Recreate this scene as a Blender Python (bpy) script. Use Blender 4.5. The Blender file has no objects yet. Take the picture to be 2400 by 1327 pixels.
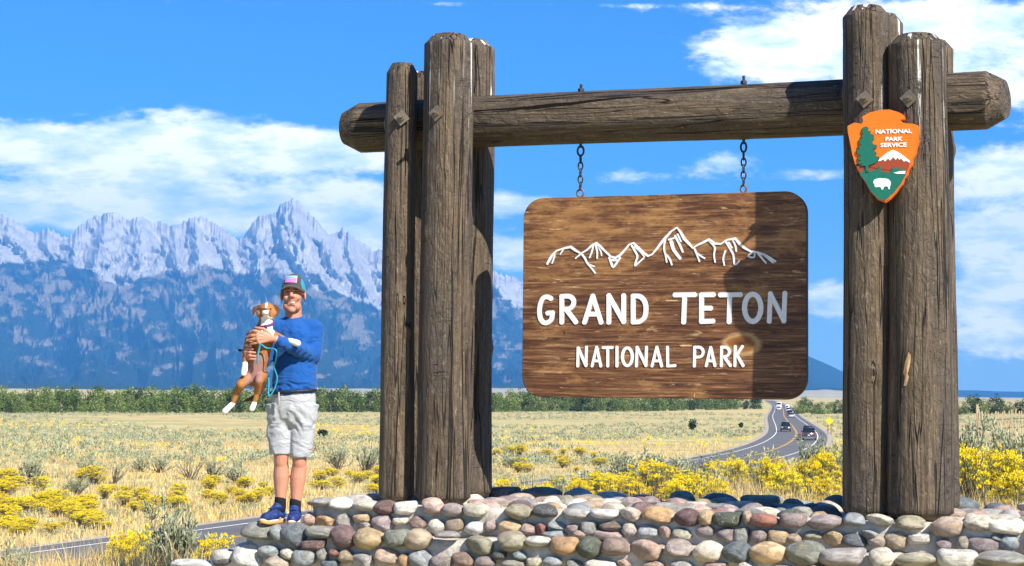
import bpy, bmesh, math, random
import numpy as np
from mathutils import Vector, Matrix, Quaternion
R = math.radians
C = bpy.context.scene.collection
S = bpy.context.scene
random.seed(7)
RNG = np.random.default_rng(11)

# ------------------------------------------------------------------ camera, sky, sun, exposure
ZC = 7.0                       # the camera stands on a rise, 7 m above the valley floor
FPX = 4000.0                   # focal length in photograph pixels (2400 wide)
PITCH = math.atan(255 / FPX)
ROLL = 0.0100
cam = bpy.data.cameras.new('camera')
cam.sensor_width = 36.0
cam.lens = FPX / 2400 * 36
cam.clip_start = 0.1
cam.clip_end = 90000
camo = bpy.data.objects.new('camera', cam)
C.objects.link(camo)
CAMROT = Matrix.Rotation(R(90) + PITCH, 3, 'X') @ Matrix.Rotation(ROLL, 3, 'Z')
camo.matrix_world = Matrix.Translation((0, 0, ZC)) @ CAMROT.to_4x4()
S.camera = camo

SUN_DIR = Vector((0.674, -0.781, 0.885)).normalized()      # towards the sun
SUN_EL = math.asin(SUN_DIR.z)
SUN_AZ = math.atan2(SUN_DIR.x, SUN_DIR.y)
sun = bpy.data.lights.new('sun', 'SUN')
sun.energy = 5.0
sun.angle = R(0.53)
sun.color = (1.0, 0.95, 0.86)
suno = bpy.data.objects.new('sun', sun)
C.objects.link(suno)
suno.rotation_euler = (-SUN_DIR).to_track_quat('-Z', 'Y').to_euler()
suno.location = (30, -40, 60)

S.view_settings.view_transform = 'Standard'
S.view_settings.look = 'None'
S.view_settings.gamma = 1.0
S.view_settings.use_curve_mapping = False
S.view_settings.exposure = 1.15
try:
    S.cycles.max_bounces = 5
    S.cycles.diffuse_bounces = 3
    S.cycles.glossy_bounces = 3
    S.cycles.transparent_max_bounces = 6
    S.cycles.volume_bounces = 0
except Exception:
    pass


def nd(nt, typ, ins=None, **props):
    n = nt.nodes.new(typ)
    for k, v in props.items():
        setattr(n, k, v)
    if ins:
        for k, v in ins.items():
            s = n.inputs[k]
            if isinstance(v, bpy.types.NodeSocket):
                nt.links.new(v, s)
            else:
                s.default_value = v
    return n


def mth(nt, op, a, b=None, c=None, clamp=False):
    n = nt.nodes.new('ShaderNodeMath')
    n.operation = op
    n.use_clamp = clamp
    for i, v in enumerate((a, b, c)):
        if v is None:
            continue
        if isinstance(v, bpy.types.NodeSocket):
            nt.links.new(v, n.inputs[i])
        else:
            n.inputs[i].default_value = v
    return n.outputs[0]


def sstep(nt, x, lo, hi):
    n = nd(nt, 'ShaderNodeMapRange', {'Value': x, 'From Min': lo, 'From Max': hi, 'To Min': 0.0, 'To Max': 1.0},
           interpolation_type='SMOOTHSTEP')
    return n.outputs[0]


def mixc(nt, f, a, b, blend='MIX'):
    n = nt.nodes.new('ShaderNodeMix')
    n.data_type = 'RGBA'
    n.blend_type = blend
    for k, v in ((0, f), (6, a), (7, b)):
        s = n.inputs[k]
        if isinstance(v, bpy.types.NodeSocket):
            nt.links.new(v, s)
        elif k == 0:
            s.default_value = v
        else:
            s.default_value = (*v[:3], 1.0)
    return n.outputs[2]


def ramp(nt, f, stops, interp='LINEAR'):
    n = nt.nodes.new('ShaderNodeValToRGB')
    nt.links.new(f, n.inputs[0])
    cr = n.color_ramp
    cr.interpolation = interp
    while len(cr.elements) < len(stops):
        cr.elements.new(0.5)
    for e, (p, c) in zip(cr.elements, stops):
        e.position = p
        e.color = (*c[:3], 1.0)
    return n.outputs[0]


def noise(nt, vec, scale, detail=4.0, rough=0.55, dist=0.0):
    n = nd(nt, 'ShaderNodeTexNoise', {'Vector': vec, 'Scale': scale, 'Detail': detail, 'Roughness': rough, 'Distortion': dist})
    return n.outputs[0]


def vmul(nt, vec, s):
    n = nd(nt, 'ShaderNodeMapping', {'Vector': vec, 'Scale': s})
    return n.outputs[0]


# ---- world: Nishita sky with clouds laid out by direction
W = bpy.data.worlds.new('World')
S.world = W
W.use_nodes = True
wt = W.node_tree
for n in list(wt.nodes):
    wt.nodes.remove(n)
skyn = nd(wt, 'ShaderNodeTexSky', sky_type='NISHITA', sun_disc=False, sun_elevation=SUN_EL, sun_rotation=SUN_AZ,
          altitude=2000, air_density=1.0, dust_density=0.3, ozone_density=3.0)
hsv = nd(wt, 'ShaderNodeHueSaturation', {'Saturation': 1.25, 'Value': 1.0, 'Color': skyn.outputs[0]})
skycol = mixc(wt, 1.0, hsv.outputs[0], (0.60, 1.17, 1.52), 'MULTIPLY')
tc = nd(wt, 'ShaderNodeTexCoord')
sep = nd(wt, 'ShaderNodeSeparateXYZ', {'Vector': tc.outputs['Generated']})
yy = mth(wt, 'MAXIMUM', mth(wt, 'ABSOLUTE', sep.outputs[1]), 0.15)
cu = mth(wt, 'MULTIPLY_ADD', mth(wt, 'DIVIDE', sep.outputs[0], yy), 4.0, 1.2)
cv = mth(wt, 'MULTIPLY_ADD', mth(wt, 'DIVIDE', sep.outputs[2], yy), -4.0, 0.918)
front = sstep(wt, sep.outputs[1], 0.1, 0.3)
cvec = nd(wt, 'ShaderNodeCombineXYZ', {'X': cu, 'Y': cv, 'Z': 0.37}).outputs[0]
n1 = noise(wt, vmul(wt, cvec, (3.4, 10.0, 1)), 1.0, 10.0, 0.62, 0.25)
n2 = noise(wt, vmul(wt, cvec, (8.0, 17.0, 1)), 1.0, 10.0, 0.66, 0.2)
nn = mth(wt, 'ADD', mth(wt, 'MULTIPLY', n1, 0.75), mth(wt, 'MULTIPLY', n2, 0.75))
BLOBS = [(.20, .345, .42, .048, .66), (.62, .345, .28, .034, .62), (.85, .36, .12, .03, .3), (.28, .42, .60, .050, .30), (.30, .500, .36, .045, .72),
         (.86, .54, .16, .06, .70), (.82, .44, .08, .022, .30), (.40, .265, .20, .016, .22), (2.15, .06, .38, .10, .70), (1.85, .115, .15, .055, .60),
         (2.35, .40, .24, .09, .48), (2.38, .67, .15, .10, .85), (2.32, .53, .2, .04, .36), (2.36, .80, .2, .04, .3), (1.22, .475, .16, .020, .62), (1.20, .60, .1, .035, .58),
         (1.52, .412, .16, .022, .40), (1.70, .375, .10, .03, .38), (1.92, .40, .10, .022, .38), (1.95, .70, .08, .04, .62), (.55, .005, .3, .01, .10),
         (1.3, .0, .4, .008, .22), (2.3, .20, .16, .05, .4), (1.2, .55, 2.0, .05, .10), (.1, .15, .4, .06, .04)]
acc = None
for (u0, v0, su, sv, am) in BLOBS:
    du = mth(wt, 'DIVIDE', mth(wt, 'SUBTRACT', cu, u0), su)
    dv = mth(wt, 'DIVIDE', mth(wt, 'SUBTRACT', cv, v0), sv)
    q = mth(wt, 'ADD', mth(wt, 'MULTIPLY', du, du), mth(wt, 'MULTIPLY', dv, dv))
    g = mth(wt, 'MULTIPLY', mth(wt, 'EXPONENT', mth(wt, 'MULTIPLY', q, -0.7)), am)
    acc = g if acc is None else mth(wt, 'ADD', acc, g)
acc = mth(wt, 'ADD', mth(wt, 'MULTIPLY', acc, front), mth(wt, 'MULTIPLY', mth(wt, 'SUBTRACT', 1.0, front), 0.12))
dens = mth(wt, 'ADD', nn, mth(wt, 'SUBTRACT', acc, 0.75))
cov = sstep(wt, dens, 0.20, 0.50)
shade = mth(wt, 'MULTIPLY', noise(wt, vmul(wt, cvec, (3.0, 9.0, 1)), 2.0, 6.0, 0.6), 1.0)
ccol = ramp(wt, shade, [(0.30, (8.6, 11.2, 14.0)), (0.47, (15.0, 15.8, 15.8)), (0.56, (20.0, 19.0, 17.5))])
hz = sstep(wt, cv, 0.35, 0.95)
skyh = mixc(wt, mth(wt, 'MULTIPLY', mth(wt, 'MULTIPLY', hz, front), 0.75), skycol, (5.2, 7.6, 10.6))
final = mixc(wt, cov, skyh, ccol)
bg = nd(wt, 'ShaderNodeBackground', {'Color': final, 'Strength': 0.054})
out = nd(wt, 'ShaderNodeOutputWorld', {'Surface': bg.outputs[0]})


# ------------------------------------------------------------------ geometry helpers
def ray(px, py):
    d = CAMROT @ Vector(((px - 1200) / FPX, -(py - 663.5) / FPX, -1.0))
    return d


def at(px, py, Y):
    """The point at depth Y that the photograph shows at pixel (px, py)."""
    d = ray(px, py)
    return Vector((0, 0, ZC)) + d * (Y / d.y)


PSI_X, PSI_Y = 0.9496, 0.3134
GX = Vector((PSI_X, -PSI_Y, 0))
GY = Vector((PSI_Y, PSI_X, 0))
GO = Vector((0, 12.84, ZC))


def gate(a, b, c):
    return GO + GX * a + GY * b + Vector((0, 0, c))


GM = Matrix((( PSI_X, PSI_Y, 0, GO.x), (-PSI_Y, PSI_X, 0, GO.y), (0, 0, 1, GO.z), (0, 0, 0, 1)))


def gpx(px, py, b):
    """Gate coordinates (a, c) on the plane at offset b that pixel (px, py) shows."""
    d = ray(px, py)
    o = Vector((0, 0, ZC)) - GO
    t = (b - o.dot(GY)) / d.dot(GY)
    p = o + d * t
    return p.dot(GX), p.z


class MB:
    """Collects shapes and links them as one mesh object."""
    def __init__(self):
        self.v = []
        self.f = []
        self.m = []

    def add(self, vs, fs, mi=0):
        o = len(self.v)
        self.v += [tuple(p) for p in vs]
        self.f += [tuple(i + o for i in f) for f in fs]
        self.m += [mi] * len(fs)
        return self

    def box(self, c, s, rot=None, mi=0):
        M = rot if rot is not None else Matrix.Identity(3)
        vs = [Vector(c) + M @ Vector((x * s[0] / 2, y * s[1] / 2, z * s[2] / 2)) for x in (-1, 1) for y in (-1, 1) for z in (-1, 1)]
        return self.add(vs, [(0, 1, 3, 2), (4, 6, 7, 5), (0, 4, 5, 1), (2, 3, 7, 6), (0, 2, 6, 4), (1, 5, 7, 3)], mi)

    def tube(self, pts, rad, seg=8, caps=True, mi=0, flat=1.0, flatdir=None):
        pts = [Vector(p) for p in pts]
        if not hasattr(rad, '__len__'):
            rad = [rad] * len(pts)
        n = len(pts)
        vs, fs = [], []
        up = None
        for i in range(n):
            t = (pts[min(i + 1, n - 1)] - pts[max(i - 1, 0)])
            if t.length < 1e-9:
                t = Vector((0, 0, 1))
            t.normalize()
            if up is None:
                ref = Vector((0, 0, 1)) if abs(t.z) < 0.9 else Vector((0, 1, 0))
                up = (ref - t * ref.dot(t)).normalized()
            else:
                up = (up - t * up.dot(t)).normalized()
            sd = t.cross(up)
            for k in range(seg):
                a = 2 * math.pi * k / seg
                vs.append(pts[i] + (up * math.cos(a) + sd * math.sin(a)) * rad[i])
        for i in range(n - 1):
            for k in range(seg):
                k2 = (k + 1) % seg
                fs.append((i * seg + k, i * seg + k2, (i + 1) * seg + k2, (i + 1) * seg + k))
        if caps:
            fs.append(tuple(range(seg - 1, -1, -1)))
            fs.append(tuple((n - 1) * seg + k for k in range(seg)))
        return self.add(vs, fs, mi)

    def prism(self, poly, y0, y1, mi=0, bev=0.0):
        """Polygon in (x, z), extruded from y0 (front) to y1."""
        n = len(poly)
        vs = [(x, y0, z) for x, z in poly] + [(x, y1, z) for x, z in poly]
        area = sum(poly[i][0] * poly[(i + 1) % n][1] - poly[(i + 1) % n][0] * poly[i][1] for i in range(n))
        fr = tuple(range(n)) if area > 0 else tuple(range(n - 1, -1, -1))
        bk = tuple(n + i for i in reversed(fr))
        fs = [fr, bk]
        for i in range(n):
            j = (i + 1) % n
            fs.append((j, i, n + i, n + j) if area > 0 else (i, j, n + j, n + i))
        return self.add(vs, fs, mi)

    def ell(self, c, r, rot=None, seg=12, rings=8, mi=0):
        M = rot if rot is not None else Matrix.Identity(3)
        vs = [Vector(c) + M @ Vector((0, 0, r[2]))]
        for i in range(1, rings):
            th = math.pi * i / rings
            for k in range(seg):
                a = 2 * math.pi * k / seg
                vs.append(Vector(c) + M @ Vector((r[0] * math.sin(th) * math.cos(a), r[1] * math.sin(th) * math.sin(a), r[2] * math.cos(th))))
        vs.append(Vector(c) + M @ Vector((0, 0, -r[2])))
        fs = []
        for k in range(seg):
            fs.append((0, 1 + k, 1 + (k + 1) % seg))
        for i in range(rings - 2):
            for k in range(seg):
                a, b = 1 + i * seg + k, 1 + i * seg + (k + 1) % seg
                fs.append((a, a + seg, b + seg, b))
        L = len(vs) - 1
        o = 1 + (rings - 2) * seg
        for k in range(seg):
            fs.append((L, o + (k + 1) % seg, o + k))
        return self.add(vs, fs, mi)

    def cap(self, p0, r0, p1, r1, seg=14, mi=0, sq=None):
        """A tapered capsule; sq=(dir, factor) squashes it along dir."""
        p0, p1 = Vector(p0), Vector(p1)
        ax = p1 - p0
        L = max(ax.length, 1e-6)
        ax.normalize()
        ref = Vector((0, 0, 1)) if abs(ax.z) < 0.9 else Vector((0, 1, 0))
        u = (ref - ax * ref.dot(ax)).normalized()
        w = ax.cross(u)
        prof = []
        for i in range(0, 5):
            th = math.pi / 2 * i / 4
            prof.append((-r0 * math.cos(th), r0 * math.sin(th)))
        for i in range(1, 4):
            prof.append((L * i / 4, r0 + (r1 - r0) * i / 4))
        for i in range(0, 5):
            th = math.pi / 2 * i / 4
            prof.append((L + r1 * math.sin(th), r1 * math.cos(th)))
        vs = [p0 + ax * prof[0][0]]
        for (d, r) in prof[1:-1]:
            for k in range(seg):
                a = 2 * math.pi * k / seg
                vs.append(p0 + ax * d + (u * math.cos(a) + w * math.sin(a)) * r)
        vs.append(p0 + ax * prof[-1][0])
        if sq:
            dr, fct = Vector(sq[0]).normalized(), sq[1]
            o = (p0 + p1) / 2
            vs = [p + dr * ((p - (p0 + ax * (p - p0).dot(ax))).dot(dr)) * (fct - 1) for p in vs]
        fs = []
        nr = len(prof) - 2
        for k in range(seg):
            fs.append((0, 1 + (k + 1) % seg, 1 + k))
        for i in range(nr - 1):
            for k in range(seg):
                a, b = 1 + i * seg + k, 1 + i * seg + (k + 1) % seg
                fs.append((a, b, b + seg, a + seg))
        Lx = len(vs) - 1
        o = 1 + (nr - 1) * seg
        for k in range(seg):
            fs.append((Lx, o + k, o + (k + 1) % seg))
        return self.add(vs, fs, mi)

    def mesh(self, name, mats, smooth=False):
        me = bpy.data.meshes.new(name)
        me.from_pydata(self.v, [], self.f)
        for m in (mats if isinstance(mats, (list, tuple)) else [mats]):
            me.materials.append(m)
        if any(self.m):
            me.polygons.foreach_set('material_index', self.m)
        if smooth:
            me.polygons.foreach_set('use_smooth', [True] * len(me.polygons))
        me.update()
        return me

    def build(self, name, mats, parent=None, smooth=False):
        return link(name, self.mesh(name, mats, smooth), parent)


def link(name, data, parent=None):
    o = bpy.data.objects.new(name, data)
    C.objects.link(o)
    if parent is not None:
        o.parent = parent
    return o


def tag(o, label=None, cat=None, group=None, kind=None):
    if label:
        o['label'] = label
    if cat:
        o['category'] = cat
    if group:
        o['group'] = group
    if kind:
        o['kind'] = kind
    return o


def empty(name, loc=(0, 0, 0), rz=0.0, parent=None):
    o = bpy.data.objects.new(name, None)
    C.objects.link(o)
    o.location = loc
    o.rotation_euler = (0, 0, rz)
    o.empty_display_size = 0.2
    if parent is not None:
        o.parent = parent
    return o


def copy_tree(o, parent=None):
    c = o.copy()
    C.objects.link(c)
    if parent is not None:
        c.parent = parent
    for ch in KIDS.get(o.name, []):
        copy_tree(ch, c)
    return c


KIDS = {}


def reg(parent, *kids):
    KIDS.setdefault(parent.name, []).extend(kids)


def big_mesh(name, V, F, mats, smooth=False, cols=None, mi=None):
    """V (n,3) array, F (m,k) array of one face size."""
    me = bpy.data.meshes.new(name)
    n, m, k = len(V), len(F), F.shape[1]
    me.vertices.add(n)
    me.vertices.foreach_set('co', np.asarray(V, dtype=np.float32).ravel())
    me.loops.add(m * k)
    me.loops.foreach_set('vertex_index', np.asarray(F, dtype=np.int32).ravel())
    me.polygons.add(m)
    me.polygons.foreach_set('loop_start', np.arange(m, dtype=np.int32) * k)
    for mm in (mats if isinstance(mats, (list, tuple)) else [mats]):
        me.materials.append(mm)
    if mi is not None:
        me.polygons.foreach_set('material_index', np.asarray(mi, dtype=np.int32))
    if smooth:
        me.polygons.foreach_set('use_smooth', np.ones(m, dtype=bool))
    me.update(calc_edges=True)
    for nm, arr in (cols or {}).items():
        a = me.attributes.new(nm, 'FLOAT', 'POINT')
        a.data.foreach_set('value', np.asarray(arr, dtype=np.float32))
    return me


def remesh(mb, voxel, smooth_iter=4, fac=0.5):
    me = mb.mesh('tmp', [])
    o = bpy.data.objects.new('tmp', me)
    C.objects.link(o)
    md = o.modifiers.new('r', 'REMESH')
    md.mode = 'VOXEL'
    md.voxel_size = voxel
    if smooth_iter:
        sm = o.modifiers.new('s', 'SMOOTH')
        sm.iterations = smooth_iter
        sm.factor = fac
    dg = bpy.context.evaluated_depsgraph_get()
    res = bpy.data.meshes.new_from_object(o.evaluated_get(dg))
    bpy.data.objects.remove(o)
    bpy.data.meshes.remove(me)
    res.polygons.foreach_set('use_smooth', [True] * len(res.polygons))
    return res


def centres(me):
    a = np.zeros(len(me.polygons) * 3, dtype=np.float32)
    me.polygons.foreach_get('center', a)
    return a.reshape(-1, 3)


def coords(me):
    a = np.zeros(len(me.vertices) * 3, dtype=np.float32)
    me.vertices.foreach_get('co', a)
    return a.reshape(-1, 3)


# numpy gradient noise
_perm = np.random.default_rng(3).permutation(512)
_ang = np.random.default_rng(4).random(512) * 2 * np.pi


def pn(x, y, s=0):
    x = np.asarray(x, dtype=float)
    y = np.asarray(y, dtype=float)
    xi, yi = np.floor(x).astype(int), np.floor(y).astype(int)
    xf, yf = x - xi, y - yi

    def g(ix, iy, dx, dy):
        h = _perm[(_perm[(ix + s * 37) & 511] + iy + s * 11) & 511]
        return np.cos(_ang[h]) * dx + np.sin(_ang[h]) * dy
    u = xf ** 3 * (xf * (xf * 6 - 15) + 10)
    v = yf ** 3 * (yf * (yf * 6 - 15) + 10)
    a = g(xi, yi, xf, yf) * (1 - u) + g(xi + 1, yi, xf - 1, yf) * u
    b = g(xi, yi + 1, xf, yf - 1) * (1 - u) + g(xi + 1, yi + 1, xf - 1, yf - 1) * u
    return (a * (1 - v) + b * v) * 1.5


def fbm(x, y, oc=5, s=0, gain=0.5):
    t, a = 0, 1.0
    for i in range(oc):
        t = t + a * pn(x * 2 ** i, y * 2 ** i, s + i)
        a *= gain
    return t


def ridged(x, y, oc=6, s=0, gain=0.55):
    t, a, w = 0, 1.0, 1.0
    for i in range(oc):
        r = (1 - np.abs(pn(x * 2 ** i, y * 2 ** i, s + i))) ** 2
        t = t + a * r * w
        w = np.clip(r * 1.6, 0, 1)
        a *= gain
    return t


def sm01(t):
    t = np.clip(t, 0, 1)
    return t * t * (3 - 2 * t)


# ------------------------------------------------------------------ materials
def new_mat(name, rough=0.8, spec=0.3):
    m = bpy.data.materials.new(name)
    m.use_nodes = True
    nt = m.node_tree
    b = nt.nodes.get('Principled BSDF')
    b.inputs['Roughness'].default_value = rough
    b.inputs['Specular IOR Level'].default_value = spec
    return m, nt, b


def plain(name, col, rough=0.6, spec=0.3, metal=0.0, var=0.12, scale=30.0, bump=0.0):
    """A plain finish with slight mottling of its own."""
    m, nt, b = new_mat(name, rough, spec)
    t = nd(nt, 'ShaderNodeTexCoord')
    n = noise(nt, t.outputs['Object'], scale, 5.0)
    c = mixc(nt, n, [x * (1 - var) for x in col], [min(1, x * (1 + var)) for x in col])
    nt.links.new(c, b.inputs['Base Color'])
    b.inputs['Metallic'].default_value = metal
    if bump:
        bp = nd(nt, 'ShaderNodeBump', {'Strength': 1.0, 'Distance': bump, 'Height': n})
        nt.links.new(bp.outputs[0], b.inputs['Normal'])
    return m


def bump(nt, b, h, dist, strength=1.0, prev=None):
    ins = {'Strength': strength, 'Distance': dist, 'Height': h}
    if prev is not None:
        ins['Normal'] = prev
    bp = nd(nt, 'ShaderNodeBump', ins)
    nt.links.new(bp.outputs[0], b.inputs['Normal'])
    return bp.outputs[0]


def mat_log(name, drips=0.0, tint=(1, 1, 1)):
    m, nt, b = new_mat(name, 0.62, 0.35)
    t = nd(nt, 'ShaderNodeTexCoord')
    o = t.outputs['Object']
    rnd = nd(nt, 'ShaderNodeObjectInfo').outputs['Random']
    off = nd(nt, 'ShaderNodeCombineXYZ', {'X': mth(nt, 'MULTIPLY', rnd, 7.0), 'Y': mth(nt, 'MULTIPLY', rnd, 3.0), 'Z': mth(nt, 'MULTIPLY', rnd, 11.0)}).outputs[0]
    ov = nd(nt, 'ShaderNodeVectorMath', {0: o, 1: off}, operation='ADD').outputs[0]
    big = noise(nt, vmul(nt, ov, (5, 5, .8)), 1.0, 5, .6, .6)
    grain = noise(nt, vmul(nt, ov, (34, 34, 1.7)), 1.0, 6, .65, .9)
    fine = noise(nt, vmul(nt, ov, (90, 90, 5)), 1.0, 4, .6, 1.2)
    rough_b = noise(nt, vmul(nt, ov, (22, 22, 9)), 1.0, 5, .6, .8)
    crk = noise(nt, vmul(nt, ov, (13, 13, .42)), 1.0, 2.5, .5, .35)
    crack = sstep(nt, mth(nt, 'ABSOLUTE', mth(nt, 'SUBTRACT', crk, 0.5)), 0.021, 0.0)
    crk2 = noise(nt, vmul(nt, ov, (4, 4, 16)), 1.0, 2, .5, .4)
    crack2 = mth(nt, 'MULTIPLY', sstep(nt, mth(nt, 'ABSOLUTE', mth(nt, 'SUBTRACT', crk2, 0.5)), 0.008, 0.0), sstep(nt, big, .5, .62))
    col = ramp(nt, grain, [(.30, (.036, .023, .013)), (.50, (.094, .065, .038)), (.70, (.185, .134, .082))])
    col = mixc(nt, sstep(nt, big, .42, .68), col, (.066, .050, .036))
    col = mixc(nt, mth(nt, 'MULTIPLY', sstep(nt, fine, .55, .75), .45), col, (.24, .19, .135))
    flk = noise(nt, vmul(nt, ov, (48, 48, 15)), 1.0, 5, .7, .6)
    col = mixc(nt, mth(nt, 'MULTIPLY', sstep(nt, flk, .58, .68), .55), col, (.27, .215, .15))
    col = mixc(nt, mth(nt, 'MULTIPLY', sstep(nt, flk, .42, .32), .6), col, (.030, .021, .014))
    kn = nd(nt, 'ShaderNodeTexVoronoi', {'Vector': vmul(nt, ov, (2.6, 2.6, 1.5)), 'Scale': 1.0, 'Randomness': 1.0}).outputs['Distance']
    knot = sstep(nt, mth(nt, 'ADD', kn, mth(nt, 'MULTIPLY', mth(nt, 'SUBTRACT', grain, .5), .10)), .115, .07)
    col = mixc(nt, mth(nt, 'MULTIPLY', knot, .8), col, mixc(nt, sstep(nt, kn, .02, .06), (.02, .014, .010), (.085, .058, .034)))
    col = mixc(nt, mth(nt, 'MAXIMUM', crack, mth(nt, 'MULTIPLY', crack2, .6)), col, (.014, .010, .008))
    col = mixc(nt, 1.0, col, tint, 'MULTIPLY')
    if drips:
        g = nd(nt, 'ShaderNodeSeparateXYZ', {'Vector': t.outputs['Generated']}).outputs[2]
        dn = noise(nt, vmul(nt, ov, (17, 17, .35)), 1.0, 3, .6, .3)
        spl = noise(nt, vmul(nt, ov, (40, 40, 6)), 1.0, 3, .6, .3)
        msk = mth(nt, 'MULTIPLY', sstep(nt, dn, .595, .63), sstep(nt, g, 1 - drips, 1 - drips * .25))
        msk = mth(nt, 'MULTIPLY', msk, sstep(nt, spl, .36, .52))
        col = mixc(nt, msk, col, (.78, .76, .70))
    nt.links.new(col, b.inputs['Base Color'])
    h = mth(nt, 'ADD', mth(nt, 'MULTIPLY', grain, .6), mth(nt, 'MULTIPLY', fine, .3))
    h = mth(nt, 'ADD', h, mth(nt, 'MULTIPLY', rough_b, 1.25))
    h = mth(nt, 'SUBTRACT', h, mth(nt, 'MULTIPLY', crack, 1.1))
    h = mth(nt, 'SUBTRACT', h, mth(nt, 'MULTIPLY', crack2, .5))
    bump(nt, b, h, 0.022, 1.0)
    return m


def mat_board():
    m, nt, b = new_mat('stained_board_wood', 0.5, 0.35)
    t = nd(nt, 'ShaderNodeTexCoord')
    o = t.outputs['Object']
    gr = noise(nt, vmul(nt, o, (2.4, 8, 46)), 1.0, 7, .68, .6)
    fi = noise(nt, vmul(nt, o, (7, 20, 150)), 1.0, 4, .6, .4)
    st = noise(nt, vmul(nt, o, (2.2, 4, 6.5)), 1.0, 8, .74, .25)
    ch = noise(nt, vmul(nt, o, (5.5, 4, 34)), 1.0, 5, .66, .5)
    col = ramp(nt, gr, [(.30, (.024, .009, .005)), (.45, (.092, .034, .013)), (.58, (.185, .084, .034)), (.74, (.46, .28, .135))])
    z = nd(nt, 'ShaderNodeSeparateXYZ', {'Vector': o}).outputs
    upper = mth(nt, 'MULTIPLY', sstep(nt, z[2], -.1, .45), 1.0)
    amber = mth(nt, 'MULTIPLY', sstep(nt, mth(nt, 'ADD', st, mth(nt, 'MULTIPLY', upper, .07)), .52, .68), .75)
    col = mixc(nt, amber, col, mixc(nt, gr, (.19, .074, .017), (.48, .26, .095)))
    dark = sstep(nt, st, .46, .33)
    col = mixc(nt, mth(nt, 'MULTIPLY', dark, .62), col, (.030, .013, .007))
    chip = mth(nt, 'MULTIPLY', sstep(nt, ch, .60, .67), sstep(nt, fi, .42, .55))
    col = mixc(nt, mth(nt, 'MULTIPLY', chip, .75), col, (.55, .36, .18))
    lin = sstep(nt, fi, .42, .33)
    col = mixc(nt, mth(nt, 'MULTIPLY', lin, .55), col, (.022, .011, .006))
    # the knot near the lower right
    dx = mth(nt, 'DIVIDE', mth(nt, 'SUBTRACT', z[0], .60), .155)
    dz = mth(nt, 'DIVIDE', mth(nt, 'ADD', z[2], .345), .095)
    kr = mth(nt, 'SQRT', mth(nt, 'ADD', mth(nt, 'MULTIPLY', dx, dx), mth(nt, 'MULTIPLY', dz, dz)))
    kr = mth(nt, 'ADD', kr, mth(nt, 'MULTIPLY', mth(nt, 'SUBTRACT', st, .5), 1.3))
    kcol = ramp(nt, kr, [(.0, (.06, .02, .007)), (.3, (.16, .06, .014)), (.55, (.24, .10, .025)), (.75, (.40, .24, .10)), (1.0, (.2, .09, .035))])
    col = mixc(nt, sstep(nt, kr, 1.05, .85), col, kcol)
    edge = sstep(nt, mth(nt, 'ABSOLUTE', z[1]), .030, .033)
    nt.links.new(col, b.inputs['Base Color'])
    h = mth(nt, 'ADD', gr, mth(nt, 'MULTIPLY', fi, .5))
    bump(nt, b, h, 0.002, 1.0)
    return m


def mat_cobble():
    m, nt, b = new_mat('river_cobble', 0.55, 0.35)
    t = nd(nt, 'ShaderNodeTexCoord')
    oi = nd(nt, 'ShaderNodeObjectInfo')
    off = nd(nt, 'ShaderNodeCombineXYZ', {'X': mth(nt, 'MULTIPLY', oi.outputs['Random'], 31.0), 'Y': mth(nt, 'MULTIPLY', oi.outputs['Random'], 17.0)}).outputs[0]
    ov = nd(nt, 'ShaderNodeVectorMath', {0: t.outputs['Object'], 1: off}, operation='ADD').outputs[0]
    n = noise(nt, ov, 1.6, 6, .62, .5)
    sp = noise(nt, ov, 14.0, 4, .7)
    base = oi.outputs['Color']
    col = mixc(nt, 1.0, base, mixc(nt, sstep(nt, n, .38, .62), (.68, .66, .64), (1.18, 1.16, 1.12)), 'MULTIPLY')
    st = noise(nt, vmul(nt, ov, (1.2, 1.2, 1.2)), 1.0, 3, .5, 1.0)
    col = mixc(nt, mth(nt, 'MULTIPLY', sstep(nt, st, .56, .66), .55), col, mixc(nt, 1.0, base, (1.25, .98, .70), 'MULTIPLY'))
    col = mixc(nt, mth(nt, 'MULTIPLY', sstep(nt, sp, .58, .70), .5), col, mixc(nt, .5, base, (.62, .60, .57)))
    col = mixc(nt, mth(nt, 'MULTIPLY', sstep(nt, sp, .42, .32), .5), col, mixc(nt, 1.0, base, (.45, .43, .42), 'MULTIPLY'))
    vein = sstep(nt, mth(nt, 'ABSOLUTE', mth(nt, 'SUBTRACT', noise(nt, vmul(nt, ov, (1.0, .6, .8)), 1.0, 2, .5, .8), .5)), .010, .0)
    col = mixc(nt, mth(nt, 'MULTIPLY', vein, .45), col, (.55, .52, .48))
    nt.links.new(col, b.inputs['Base Color'])
    bump(nt, b, mth(nt, 'ADD', mth(nt, 'MULTIPLY', sp, .55), mth(nt, 'MULTIPLY', n, 1.0)), 0.03, .9)
    return m


def mat_mortar():
    m, nt, b = new_mat('rough_mortar', 0.95, 0.1)
    t = nd(nt, 'ShaderNodeTexCoord')
    n = noise(nt, t.outputs['Object'], 9, 6, .65)
    g = noise(nt, t.outputs['Object'], 95, 3, .7)
    col = ramp(nt, n, [(.3, (.36, .325, .27)), (.55, (.54, .49, .42)), (.75, (.68, .635, .56))])
    col = mixc(nt, mth(nt, 'MULTIPLY', sstep(nt, g, .58, .7), .5), col, (.22, .2, .18))
    nt.links.new(col, b.inputs['Base Color'])
    bump(nt, b, mth(nt, 'ADD', mth(nt, 'MULTIPLY', g, .4), n), 0.02, 1.0)
    return m


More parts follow.
